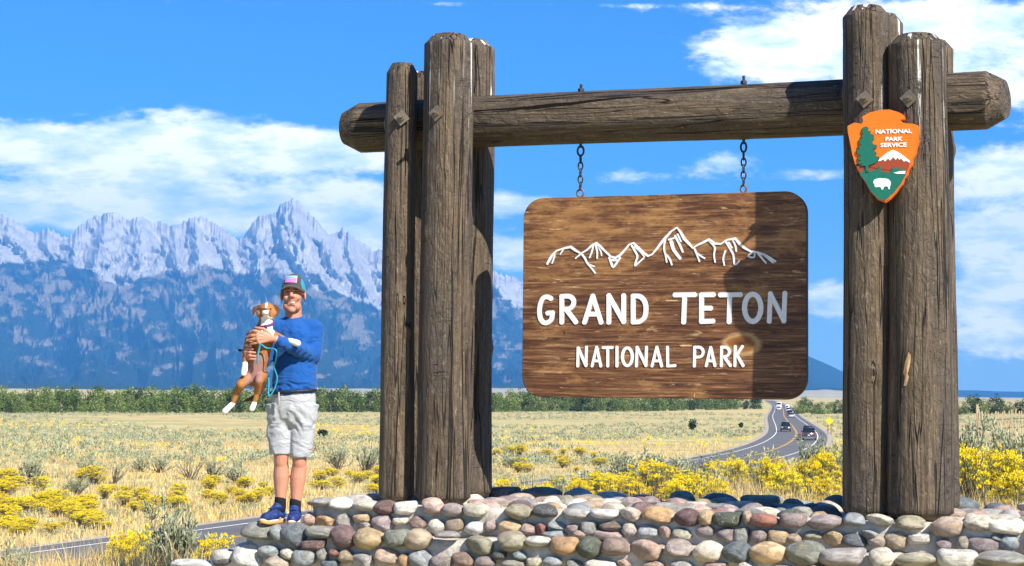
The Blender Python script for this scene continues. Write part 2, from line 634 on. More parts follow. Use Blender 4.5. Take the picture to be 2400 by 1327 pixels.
def mat_tinted(name, lo, hi, attr='tint', rough=0.85, trans=0.0, extra=None):
    """Plant tissue; 'tint' (0..1 per stem or leaf) picks its own shade."""
    m, nt, b = new_mat(name, rough, 0.2)
    a = nd(nt, 'ShaderNodeAttribute', attribute_name=attr).outputs['Fac']
    rnd = nd(nt, 'ShaderNodeObjectInfo').outputs['Random']
    stops = [(0, lo), (1, hi)] if extra is None else [(0, lo), (.5, extra), (1, hi)]
    f = mth(nt, 'ADD', mth(nt, 'MULTIPLY', a, .7), mth(nt, 'MULTIPLY', rnd, .3))
    col = ramp(nt, f, stops)
    nt.links.new(col, b.inputs['Base Color'])
    if trans:
        tr = nd(nt, 'ShaderNodeBsdfTranslucent', {'Color': col})
        mx = nd(nt, 'ShaderNodeMixShader', {0: trans, 1: b.outputs[0], 2: tr.outputs[0]})
        nt.links.new(mx.outputs[0], nt.nodes.get('Material Output').inputs[0])
    return m


def mat_ground():
    m, nt, b = new_mat('prairie_ground', 0.95, 0.05)
    g = nd(nt, 'ShaderNodeNewGeometry').outputs['Position']
    n1 = noise(nt, vmul(nt, g, (.018, .055, .1)), 1.0, 6, .6, .6)
    n2 = noise(nt, vmul(nt, g, (.16, .22, .2)), 1.0, 6, .65)
    n3 = noise(nt, vmul(nt, g, (1.3, 1.3, 1.3)), 1.0, 5, .65)
    n4 = noise(nt, vmul(nt, g, (14, 14, 14)), 1.0, 3, .6)
    col = ramp(nt, n2, [(.30, (.32, .25, .115)), (.48, (.52, .41, .19)), (.62, (.64, .52, .27)), (.78, (.74, .63, .38))])
    col = mixc(nt, mth(nt, 'MULTIPLY', sstep(nt, n1, .48, .60), .8), col, (.35, .34, .17))
    col = mixc(nt, mth(nt, 'MULTIPLY', sstep(nt, n1, .46, .38), .45), col, (.46, .27, .11))
    col = mixc(nt, mth(nt, 'MULTIPLY', sstep(nt, n3, .54, .66), .55), col, (.24, .25, .13))
    col = mixc(nt, mth(nt, 'MULTIPLY', sstep(nt, n4, .52, .64), .5), col, (.22, .15, .06))
    nt.links.new(col, b.inputs['Base Color'])
    bump(nt, b, mth(nt, 'ADD', n3, mth(nt, 'MULTIPLY', n4, .3)), 0.25, .8)
    return m


def mat_mountain():
    m, nt, b = new_mat('mountain_rock_and_forest', 0.95, 0.05)
    g = nd(nt, 'ShaderNodeNewGeometry').outputs['Position']
    fo = nd(nt, 'ShaderNodeAttribute', attribute_name='forest').outputs['Fac']
    me_ = nd(nt, 'ShaderNodeAttribute', attribute_name='meadow').outputs['Fac']
    n = noise(nt, vmul(nt, g, (.004, .004, .0036)), 1.0, 8, .68, .8)
    f = noise(nt, vmul(nt, g, (.020, .020, .018)), 1.0, 6, .70)
    ff = noise(nt, vmul(nt, g, (.05, .05, .05)), 1.0, 3, .6)
    rock = ramp(nt, n, [(.3, (.28, .265, .245)), (.5, (.46, .43, .39)), (.68, (.63, .585, .53))])
    rock = mixc(nt, mth(nt, 'MULTIPLY', sstep(nt, f, .55, .68), .28), rock, (.28, .27, .27))
    rock = mixc(nt, mth(nt, 'MULTIPLY', sstep(nt, f, .42, .32), .35), rock, (.74, .72, .69))
    trees = mixc(nt, sstep(nt, ff, .35, .65), (.008, .016, .012), (.03, .05, .026))
    mead = mixc(nt, f, (.13, .11, .075), (.33, .27, .185))
    fm = sstep(nt, mth(nt, 'ADD', fo, mth(nt, 'MULTIPLY', mth(nt, 'SUBTRACT', f, .5), .45)), .38, .62)
    mm = sstep(nt, mth(nt, 'ADD', me_, mth(nt, 'MULTIPLY', mth(nt, 'SUBTRACT', f, .5), 1.0)), .38, .74)
    low = mixc(nt, mm, trees, mead)
    col = mixc(nt, fm, rock, low)
    nt.links.new(col, b.inputs['Base Color'])
    bump(nt, b, mth(nt, 'ADD', mth(nt, 'MULTIPLY', n, .35), mth(nt, 'MULTIPLY', f, .5)), 60.0, .7)
    return m


def mat_asphalt():
    m, nt, b = new_mat('asphalt', 0.85, 0.25)
    g = nd(nt, 'ShaderNodeNewGeometry').outputs['Position']
    n = noise(nt, g, .35, 5, .6)
    f = noise(nt, g, 9.0, 3, .6)
    col = ramp(nt, n, [(.3, (.085, .082, .082)), (.6, (.125, .12, .118)), (.8, (.16, .152, .145))])
    col = mixc(nt, mth(nt, 'MULTIPLY', f, .3), col, (.19, .18, .175))
    nt.links.new(col, b.inputs['Base Color'])
    return m


def mat_cloth(name, col, scale=14.0, dist=0.012, var=.15):
    m, nt, b = new_mat(name, 0.85, 0.15)
    t = nd(nt, 'ShaderNodeTexCoord')
    o = t.outputs['Object']
    w = noise(nt, vmul(nt, o, (1, 1, 1.5)), scale * .45, 2.5, .5, .9)
    f = noise(nt, o, 120, 2, .6)
    wv = w
    c = mixc(nt, f, [x * (1 - var) for x in col], [min(1, x * (1 + var)) for x in col])
    nt.links.new(c, b.inputs['Base Color'])
    b.inputs['Sheen Weight'].default_value = .15
    bump(nt, b, mth(nt, 'ADD', wv, mth(nt, 'MULTIPLY', f, .03)), dist * 2.4, .9)
    return m


def mat_skin():
    m, nt, b = new_mat('skin', 0.5, 0.35)
    t = nd(nt, 'ShaderNodeTexCoord')
    n = noise(nt, t.outputs['Object'], 16, 4, .6)
    f = noise(nt, t.outputs['Object'], 70, 3, .6)
    c = mixc(nt, n, (.36, .145, .09), (.54, .25, .16))
    nt.links.new(c, b.inputs['Base Color'])
    b.inputs['Subsurface Weight'].default_value = 0.0
    bump(nt, b, f, 0.002, .5)
    return m


def mat_fur(name, lo, hi):
    m, nt, b = new_mat(name, 0.75, 0.2)
    t = nd(nt, 'ShaderNodeTexCoord')
    n = noise(nt, vmul(nt, t.outputs['Object'], (60, 60, 20)), 1.0, 4, .6)
    k = noise(nt, t.outputs['Object'], 9.0, 3, .6)
    c = mixc(nt, mth(nt, 'ADD', mth(nt, 'MULTIPLY', n, .5), mth(nt, 'MULTIPLY', k, .5)), lo, hi)
    nt.links.new(c, b.inputs['Base Color'])
    bump(nt, b, n, 0.004, .6)
    return m


def mat_paint(name, col, rough=.28):
    m, nt, b = new_mat(name, rough, .5)
    t = nd(nt, 'ShaderNodeTexCoord')
    n = noise(nt, t.outputs['Object'], 3, 4, .6)
    c = mixc(nt, mth(nt, 'MULTIPLY', n, .25), col, (.30, .27, .22))
    nt.links.new(c, b.inputs['Base Color'])
    b.inputs['Coat Weight'].default_value = .6
    b.inputs['Coat Roughness'].default_value = .1
    return m


MT = {}
MT['log'] = mat_log('weathered_log_wood', drips=0.0)
MT['post'] = mat_log('weathered_post_wood', drips=0.26)
MT['cut'] = plain('fresh_split_wood', (.50, .32, .16), .8, .1, var=.35, scale=22, bump=.003)
MT['board'] = mat_board()
MT['board_edge'] = plain('dark_board_edge', (.035, .02, .013), .6, .3, var=.3)
MT['sign_white'] = plain('white_sign_paint', (.70, .70, .69), .55, .3, var=.16, scale=34, bump=.0015)
MT['steel'] = plain('weathered_steel_plate', (.20, .155, .105), .45, .5, metal=.5, var=.35, scale=40, bump=.001)
MT['iron'] = plain('dark_chain_iron', (.045, .04, .04), .45, .5, metal=.6, var=.3, scale=60)
MT['rust'] = plain('rusty_ring_iron', (.20, .11, .07), .6, .4, metal=.4, var=.35, scale=60)
MT['cobble'] = mat_cobble()
MT['mortar'] = mat_mortar()
MT['ground'] = mat_ground()
MT['mountain'] = mat_mountain()
MT['asphalt'] = mat_asphalt()
MT['line_white'] = plain('white_road_paint', (.78, .78, .76), .7, .3, var=.1, scale=1.5)
MT['line_yellow'] = plain('yellow_road_paint', (.75, .40, .05), .7, .3, var=.1, scale=1.5)
MT['shoulder'] = plain('gravel_shoulder', (.36, .31, .25), .95, .1, var=.25, scale=2.0)
MT['orange'] = plain('orange_sign_enamel', (.80, .165, .010), .5, .3, var=.14, scale=18, bump=.001)
MT['arrow_rim'] = plain('dark_orange_rim', (.66, .13, .01), .45, .3, var=.15)
MT['green'] = plain('green_sign_enamel', (.010, .135, .090), .5, .3, var=.2, scale=25)
MT['brown'] = plain('brown_sign_enamel', (.30, .055, .018), .4, .4, var=.08)
MT['white'] = plain('white_sign_enamel', (.82, .82, .80), .4, .4, var=.04)
MT['outline'] = plain('dark_outline_enamel', (.05, .03, .02), .5, .3)

# ------------------------------------------------------------------ the land
def terrain(X, Y):
    """World height of the ground: a valley floor at 0 and the rise that carries the monument."""
    X = np.asarray(X, dtype=float)
    Y = np.asarray(Y, dtype=float)
    side = sm01((X + 2.6) / 3.2)                       # 0 left of the monument, 1 behind and right of it
    top = 5.05 + 0.45 * side
    brow = 17.0 + 9.5 * side + 3.0 * sm01((X - 4) / 6)
    run = 44 + 8 * side
    t = np.clip((Y - brow) / run, 0, 1)
    fall = 1 - (1 - (1 - t) ** 1.6)
    fade = sm01((X + 60) / 45) * (1 - sm01((X - 40) / 60)) * sm01((Y + 120) / 60)
    hill = top * fall * fade
    far = 0.25 * pn(X * .011, Y * .011, 5) * sm01((Y - 110) / 120)
    rise = 1.2 * sm01((X - 75 - (Y - 300) * .16) / 60) * sm01((Y - 230) / 100) * (1 - sm01((Y - 900) / 400))
    near = 0.05 * pn(X * .7, Y * .7, 8) * (1 - sm01((Y - 60) / 40))
    return hill + far + near + rise


def ground_z(x, y):
    return float(terrain(np.array([x]), np.array([y]))[0])


# road: the far (left) edge as read from the photograph, at valley-floor level
EDGE = [(-78, -78), (-50, 0), (-36, 36), (-21, 74), (-13, 95), (-1.6, 126), (7.2, 150), (17.2, 178), (23.8, 200), (29.8, 224), (36.3, 254), (45.0, 301),
        (55.5, 368), (82.5, 549), (126, 826), (184, 1210), (296, 2000)]


def resample(pts, step):
    P = np.array(pts, dtype=float)
    # Catmull-Rom through the points
    out = []
    for i in range(len(P) - 1):
        p0, p1, p2, p3 = P[max(i - 1, 0)], P[i], P[i + 1], P[min(i + 2, len(P) - 1)]
        n = max(2, int(np.linalg.norm(p2 - p1) / step))
        for k in range(n):
            t = k / n
            m1 = (p2 - p0) * .5
            m2 = (p3 - p1) * .5
            out.append((2 * t ** 3 - 3 * t * t + 1) * p1 + (t ** 3 - 2 * t * t + t) * m1 + (-2 * t ** 3 + 3 * t * t) * p2 + (t ** 3 - t * t) * m2)
    out.append(P[-1])
    return np.array(out)


_e = resample(EDGE, 6.0)
for _ in range(6):
    _e[1:-1] = (_e[:-2] + 2 * _e[1:-1] + _e[2:]) / 4
_t = np.gradient(_e, axis=0)
_t /= np.linalg.norm(_t, axis=1)[:, None]
_rt = np.stack([_t[:, 1], -_t[:, 0]], 1)
ROAD_W = 10.4
ROAD_C = _e + _rt * ROAD_W / 2
ROAD_T = _t
ROAD_R = _rt


def road_dist(X, Y):
    X, Y = np.asarray(X, dtype=float).ravel(), np.asarray(Y, dtype=float).ravel()
    best = np.full(len(X), 1e9)
    Pa, Pb = ROAD_C[:-1], ROAD_C[1:]
    for a, b in zip(Pa, Pb):
        d = b - a
        L = d @ d
        t = np.clip(((X - a[0]) * d[0] + (Y - a[1]) * d[1]) / L, 0, 1)
        dd = np.hypot(X - a[0] - t * d[0], Y - a[1] - t * d[1])
        best = np.minimum(best, dd)
    return best


def sinhspace(lo, hi, n, k):
    a, b = math.asinh(lo / k), math.asinh(hi / k)
    return np.sinh(np.linspace(a, b, n)) * k


gx_ = sinhspace(-26000, 26000, 260, 14)
gy_ = sinhspace(-300, 34000, 330, 20)
XX, YY = np.meshgrid(gx_, gy_)
ZZ = terrain(XX, YY)
rd = road_dist(XX.ravel(), YY.ravel()).reshape(XX.shape)
k = sm01((rd - 7.0) / 8.0)
ZZ = ZZ * k - 0.06 * (1 - sm01((rd - 5.5) / 2.0))
gv = np.stack([XX.ravel(), YY.ravel(), ZZ.ravel()], 1)
nx, ny = len(gx_), len(gy_)
ii, jj = np.meshgrid(np.arange(nx - 1), np.arange(ny - 1))
q = (jj * nx + ii).ravel()
gf = np.stack([q, q + 1, q + nx + 1, q + nx], 1)
tag(link('ground', big_mesh('ground', gv, gf, MT['ground'], smooth=True)), kind='structure')


def strip(name, off0, off1, z, mat, parent=None, i0=0, i1=None):
    a = ROAD_C[i0:i1] + ROAD_R[i0:i1] * off0
    b = ROAD_C[i0:i1] + ROAD_R[i0:i1] * off1
    n = len(a)
    V = np.zeros((n * 2, 3))
    V[0::2, :2] = a
    V[1::2, :2] = b
    V[:, 2] = z
    i = np.arange(n - 1) * 2
    F = np.stack([i, i + 1, i + 3, i + 2], 1)
    return link(name, big_mesh(name, V, F, mat), parent)


rs = strip('gravel_shoulder', -ROAD_W / 2 - .9, ROAD_W / 2 + .9, 0.02, MT['shoulder'])
tag(rs, kind='structure')
road = strip('road', -ROAD_W / 2, ROAD_W / 2, 0.05, MT['asphalt'])
tag(road, kind='structure')
strip('edge_line', -3.72, -3.58, 0.065, MT['line_white'], road)
strip('edge_line', 3.58, 3.72, 0.065, MT['line_white'], road)
strip('centre_line', -.15, -.05, 0.065, MT['line_yellow'], road)
strip('centre_line', .05, .15, 0.065, MT['line_yellow'], road)

# ------------------------------------------------------------------ the mountains
SKY = [(-700, 560), (-420, 470), (-250, 520), (-120, 470), (-40, 488), (0, 503), (25, 516), (50, 530), (72, 548), (88, 543), (106, 533), (122, 541), (148, 557), (165, 545), (190, 522), (220, 506),
       (250, 499), (270, 500), (282, 508), (292, 519), (302, 512), (325, 510), (345, 518), (354, 526), (361, 519), (380, 524), (396, 531), (412, 527), (440, 512),
       (465, 506), (480, 512), (510, 531), (532, 548), (556, 563), (568, 552), (580, 535), (592, 518), (604, 507), (622, 504), (634, 499), (646, 496), (652, 480), (668, 472), (682, 466),
       (698, 471), (706, 486), (716, 494), (735, 511), (750, 530), (762, 545), (772, 551), (786, 546), (800, 532), (812, 543), (826, 556), (846, 568), (866, 580), (880, 593),
       (886, 585), (896, 588), (915, 612), (960, 600), (1000, 622), (1060, 612), (1110, 640), (1150, 634), (1165, 641), (1185, 645), (1205, 650), (1240, 668), (1320, 715), (1420, 752), (1520, 775), (1640, 790),
       (1760, 802), (1850, 815), (1890, 833), (1920, 845), (1950, 858), (1980, 873), (2060, 897), (2140, 910), (2230, 914), (2300, 915), (2340, 917), (2420, 918), (2600, 917), (2900, 919), (3200, 921)]
TREEL = [(-700, 640), (-120, 610), (0, 607), (60, 610), (110, 612), (160, 622), (205, 632), (240, 655), (285, 672), (320, 655), (365, 642), (420, 636), (480, 626), (540, 640), (600, 636),
         (650, 640), (700, 660), (760, 678), (820, 700), (900, 728), (1000, 715), (1100, 700), (1160, 690), (1225, 715), (1300, 745), (1420, 778), (1520, 770), (3200, 700)]
us = np.concatenate([np.linspace(-700, -62, 130), np.linspace(-60, 1250, 1000), np.linspace(1253, 3200, 260)])
nu, nv = len(us), 290
sky_y = np.interp(us, [p[0] for p in SKY], [p[1] for p in SKY])
hor = 906 + 0.01 * us
hpx = np.maximum(hor - sky_y, 6.0)
jag = (fbm(us * .09, us * 0, 3, 2) * 3.0 + (ridged(us * .075, us * 0 + 3, 4, 4) - 1.0) * 5.0) * sm01((hpx - 60) / 150)
vv = np.linspace(0, 1, nv)
VVW = np.clip((vv - .945) / .055, 0, 1)[:, None] ** 1.3
tl = np.interp(us, [p[0] for p in TREEL], [p[1] for p in TREEL])
az = (us - 1200) / FPX
Dc = np.interp(us, [-700, 900, 1300, 1900, 2200, 3200], [17500, 17200, 16500, 15000, 19000, 19500])
Db = np.interp(us, [-700, 900, 1300, 1900, 2200, 3200], [10000, 10000, 10500, 11500, 15500, 16000])
vv = np.linspace(0, 1, nv)
UU, VV = np.meshgrid(az, vv)
PX = np.meshgrid(us, vv)[0]
_ker = np.hanning(41)
_ker /= _ker.sum()
_uu = np.arange(us[0], us[-1], 2.0)
hsm = np.interp(us, _uu, np.convolve(np.pad(np.interp(_uu, us, hpx), 20, mode='edge'), _ker, mode='valid'))
hpx = hpx + jag
JAG = np.meshgrid(hpx - hsm, vv)[0] * VVW
HP = np.meshgrid(hsm, vv)[0] + JAG
TL = np.meshgrid(hor - tl, vv)[0]                     # tree line height in px
DC, DB = np.meshgrid(Dc, vv)[0], np.meshgrid(Db, vv)[0]
D = DB + (DC - DB) * VV
# apparent height climbs with v: gentle forested slope, then the wall of the peaks
f = 0.20 * VV + 0.42 * VV ** 1.7 + 0.38 * VV ** 4.0
A = HP * f
A0 = HP * f
warp = fbm(PX / 230., A0 / 190., 3, 20) * .5
rg = ridged(PX / 150.0 + warp + A0 / 420., A0 / 210. + warp * .6, 6, 1)
rg2 = ridged(PX / 50. + warp * 2 - A0 / 110., A0 / 52. + PX / 240., 5, 9)
amp = HP * (0.22 * np.sin(np.pi * np.clip(VV, 0, 1) ** .8) ** 0.9)
A = A + amp * (rg - 1.15) * .62 * (1 - .35 * sm01((A0 - TL) / 40.)) + HP * .05 * (rg2 - 1.05) * np.clip(VV * 1.6, 0, 1) * (1 - VV ** 10)
A = np.maximum(A, -2 + 0 * A)
lim = HP - 1.0 * (1 - VV) * 24
A = np.where(VV < .995, np.minimum(A, lim), HP)
# jagged towers stay on the crest itself
rel = np.clip(A / HP, 0, 1)
rocky = sm01((A - TL * .75) / (HP * .25 + 1))
SPURS = [[(250, 499), (235, 560), (215, 620), (240, 700), (200, 800)], [(320, 510), (330, 580), (300, 640)], [(465, 506), (455, 560), (470, 620), (500, 700), (560, 800)],
         [(682, 467), (668, 530), (610, 600), (580, 645)], [(682, 467), (700, 540), (722, 620), (790, 720), (850, 800)], [(682, 467), (615, 515), (575, 590)], [(800, 532), (815, 600), (860, 680), (900, 760)],
         [(110, 533), (115, 590), (90, 640)], [(0, 503), (40, 580), (120, 640), (180, 720)], [(480, 625), (440, 680), (400, 760), (380, 860)], [(480, 625), (560, 700), (680, 800), (760, 880)], [(640, 640), (740, 700), (860, 790)],
         [(0, 605), (100, 680), (230, 780), (330, 860)], [(360, 650), (300, 720), (250, 800)], [(412, 527), (400, 580), (420, 630)], [(510, 531), (540, 600), (560, 660)], [(735, 511), (765, 570), (800, 640)], [(180, 525), (160, 580), (180, 640)],
         [(885, 585), (900, 650), (960, 740)], [(1165, 641), (1180, 720), (1230, 800)], [(-60, 480), (-40, 560), (20, 680), (60, 800)], [(290, 700), (350, 780), (470, 870)], [(600, 600), (620, 660), (640, 740)]]
PYs = (906 + .01 * PX) - A
wx, wy = PX + 13 * fbm(PX / 60., PYs / 60., 3, 81), PYs + 12 * fbm(PX / 60. + 7, PYs / 60., 3, 85)
dsp = np.full(PX.shape, 1e6)
for spv in SPURS:
    for (xa, ya), (xb, yb) in zip(spv[:-1], spv[1:]):
        L2 = (xb - xa) ** 2 + (yb - ya) ** 2
        t = np.clip(((wx - xa) * (xb - xa) + (wy - ya) * (yb - ya)) / L2, 0, 1)
        dsp = np.minimum(dsp, np.hypot(wx - xa - t * (xb - xa), wy - ya - t * (yb - ya)))
tent = (np.maximum(0, 1 - dsp / 62.) + rocky * .55 * np.maximum(0, 1 - dsp / 36.)) * sm01((1500 - PX) / 300)
bite = ridged(PX / 88. + A / 260. + warp * .6, A / 190. - PX / 400., 3, 51) - 1.0
bite2 = ridged(wx / 40. - wy / 75., wy / 95. + wx / 120., 3, 57) - 1.0
bite3 = ridged(PX / 17. + PYs / 26., PYs / 34. - PX / 60., 4, 63) - 1.0
D = D - (tent * 330 + bite * (60 + 60 * rocky) + bite2 * (36 + 52 * rocky) + bite3 * (5 + 17 * rocky)) * np.clip(VV * 5, 0, 1) * (1 - .6 * VV ** 30)
H = A / FPX * D
X3, Y3 = UU * D, D
zb = ZC + H
zb[0, :] = -30
verts = np.stack([X3.ravel(), Y3.ravel(), zb.ravel()], 1)
# a back slope so that the crest has depth
bk = np.stack([(az * (Dc + 900)), Dc + 900, ZC + hpx / FPX * Dc * .55], 1)
bk2 = np.stack([(az * (Dc + 2200)), Dc + 2200, np.full(nu, -30.)], 1)
verts = np.concatenate([verts, bk, bk2])
ii, jj = np.meshgrid(np.arange(nu - 1), np.arange(nv + 1))
q = (jj * nu + ii).ravel()
mf = np.stack([q, q + 1, q + nu + 1, q + nu], 1)
pat = fbm(PX / 70., (HP * f) / 55., 5, 30)
forest = sm01(.5 + (TL - A) / 44. + .34 * pat)
mead = .30 + .62 * fbm(PX / 62. + A / 70. + .3 * warp, A / 30. - PX / 120., 6, 41, .55) * (A < TL * 1.2) + .28 * sm01((A - TL * .42) / (TL * .5 + 1)) * sm01((TL * 1.1 - A) / (TL * .3 + 1))
mead = np.where(A < 34, mead - .5 * sm01((34 - A) / 20), mead)
mead = mead - .45 * sm01((PX - 1500) / 200) + .13 * sm01((560 - PX) / 200) * sm01((A - 60) / 60)
forest = np.where(PX > 1500, 1.0, forest)
z2 = np.zeros(2 * nu)
me = big_mesh('mountains', verts, mf, MT['mountain'], smooth=True,
              cols={'forest': np.concatenate([forest.ravel(), z2 + .3]), 'meadow': np.concatenate([np.clip(mead, 0, 1).ravel(), z2])})
mnt = tag(link('mountains', me), kind='structure')

# low ridge and pale meadows at the foot of the range
def ridge(name, prof, dist, mat, depth=900, seed=1):
    xs = np.arange(prof[0][0], prof[-1][0], 8.0)
    h = np.interp(xs, [p[0] for p in prof], [p[1] for p in prof])
    h = h + pn(xs * .03, xs * 0, seed) * 1.2
    a = (xs - 1200) / FPX
    rows = []
    for k, (dd, fr) in enumerate(((-depth, None), (-depth * .5, .55), (0, 1.0), (depth, None))):
        z = np.full(len(xs), -6.0) if fr is None else ZC + (h * fr) / FPX * (dist + dd * 0)
        rows.append(np.stack([a * (dist + dd), np.full(len(xs), dist + dd), z], 1))
    V = np.concatenate(rows)
    n = len(xs)
    i, j = np.meshgrid(np.arange(n - 1), np.arange(3))
    q = (j * n + i).ravel()
    F = np.stack([q, q + 1, q + n + 1, q + n], 1)
    return tag(link(name, big_mesh(name, V, F, mat, smooth=True)), kind='structure')


MT['far_hill'] = plain('dry_meadow_hill', (.36, .33, .24), .95, .05, var=.25, scale=.004)
MT['far_wood'] = plain('far_conifer_slope', (.03, .05, .03), .95, .05, var=.35, scale=.01)
ridge('hills', [(560, 0), (640, 2.5), (760, 3.5), (900, 4), (1150, 8), (1230, 9), (1500, 6), (1880, 9), (1930, 13), (1990, 9), (2100, 3)], 5200, MT['far_hill'], seed=3)
ridge('hills', [(-700, 8), (0, 7), (260, 6), (520, 4), (700, 6), (900, 7), (1160, 14), (1300, 14), (1500, 10), (1880, 14), (1990, 17), (2100, 6)], 7600, MT['far_wood'], seed=6)

# ------------------------------------------------------------------ haze over the valley
hm = MB()
hm.box((0, 10300, 1110), (40000, 23400, 2400))
haze = hm.build('haze', [])
hmat = bpy.data.materials.new('valley_haze')
hmat.use_nodes = True
ht = hmat.node_tree
for n in list(ht.nodes):
    ht.nodes.remove(n)
HAZE_D = 6.2e-5
pv = nd(ht, 'ShaderNodeVolumePrincipled', {'Color': (.115, .44, 1.0, 1), 'Density': HAZE_D, 'Anisotropy': 0.0})
nd(ht, 'ShaderNodeOutputMaterial', {'Volume': pv.outputs[0]})
haze.data.materials.append(hmat)
tag(haze, kind='stuff')

# ------------------------------------------------------------------ the stone base
def rock_protos(n=10):
    out = []
    for s in range(n):
        bm = bmesh.new()
        bmesh.ops.create_icosphere(bm, subdivisions=3, radius=1.0)
        r = np.random.default_rng(100 + s)
        a = r.normal(size=(5, 3))
        a /= np.linalg.norm(a, axis=1)[:, None]
        d = r.uniform(.50, .90, 5)
        for v in bm.verts:
            p = np.array(v.co)
            # flattened facets give worn, slightly angular cobbles
            for ax, dd in zip(a, d):
                t = p @ ax
                if t > dd:
                    p = p - ax * (t - dd) * .74
            w = 1 + .05 * math.sin(p[0] * 3.1 + s) + .05 * math.sin(p[1] * 2.7 + 2 * s) + .03 * math.sin(p[2] * 5 + s)
            p = np.sign(p) * np.abs(p) ** .90 * w
            v.co = p
        m = bpy.data.meshes.new('stone')
        bm.to_mesh(m)
        bm.free()
        m.materials.append(MT['cobble'])
        m.polygons.foreach_set('use_smooth', [True] * len(m.polygons))
        out.append(m)
    return out


ROCKS = rock_protos()
PAL = {'cream': (.62, .54, .42), 'white': (.70, .65, .58), 'tan': (.46, .33, .21), 'brown': (.25, .165, .115), 'purple': (.20, .105, .105), 'mauve': (.36, .27, .26),
       'pink': (.52, .33, .27), 'red': (.36, .13, .085), 'orange': (.52, .29, .10), 'gold': (.56, .37, .15), 'slate': (.12, .15, .18), 'bluegrey': (.32, .36, .38),
       'grey': (.36, .34, .31), 'greygreen': (.25, .26, .215), 'dark': (.10, .10, .095), 'olive': (.38, .33, .21), 'green': (.10, .125, .085)}
plinth = empty('stone_plinth', gate(0, 0, -2.2))
plinth.rotation_euler = (0, 0, math.atan2(-PSI_Y, PSI_X))
tag(plinth, 'stepped river cobble wall in pale mortar carrying the log gateway', 'stone wall')
PZ = -2.2
C1, C2 = -0.787, -0.985             # heights of the top platform and of the lower step
B1, B2 = -0.70, -1.00               # their front edges


def mortar_block(name, a0, a1, b0, b1, z0, z1, seed):
    """A lumpy block of mortar: a subdivided box with uneven faces."""
    bm = bmesh.new()
    bmesh.ops.create_cube(bm, size=1.0)
    for v in bm.verts:
        v.co = ((a0 + a1) / 2 + v.co.x * (a1 - a0), (b0 + b1) / 2 + v.co.y * (b1 - b0), (z0 + z1) / 2 + v.co.z * (z1 - z0))
    for ax, st in ((0, .07), (1, .09), (2, .07)):
        lo, hi = ((a0, a1), (b0, b1), (z0, z1))[ax]
        n = int((hi - lo) / st)
        for i in range(1, n):
            co = [0, 0, 0]
            no = [0, 0, 0]
            co[ax] = lo + (hi - lo) * i / n
            no[ax] = 1
            g = list(bm.verts) + list(bm.edges) + list(bm.faces)
            bmesh.ops.bisect_plane(bm, geom=g, plane_co=co, plane_no=no)
    bm.normal_update()
    P = np.array([v.co for v in bm.verts])
    N = np.array([v.normal for v in bm.verts])
    h = fbm(P[:, 0] * 4 + P[:, 2] * 1.7, P[:, 1] * 4 + P[:, 2] * 3.1, 4, seed) * .022 - .012
    P = P + N * h[:, None]
    for v, p in zip(bm.verts, P):
        v.co = p
    m = bpy.data.meshes.new(name)
    bm.to_mesh(m)
    bm.free()
    m.materials.append(MT['mortar'])
    m.polygons.foreach_set('use_smooth', [True] * len(m.polygons))
    return link(name, m, plinth)


mortar_block('mortar', -1.30, 5.0, B1 + .02, .72, -1.4 - PZ, C1 - PZ - .035, 60)
mortar_block('mortar', -1.70, 5.0, B2 + .03, B1 + .05, -2.3 - PZ, C2 - PZ - .035, 61)
mortar_block('mortar', -1.95, -1.60, B2 - .02, -.55, -2.3 - PZ, -1.16 - PZ, 62)

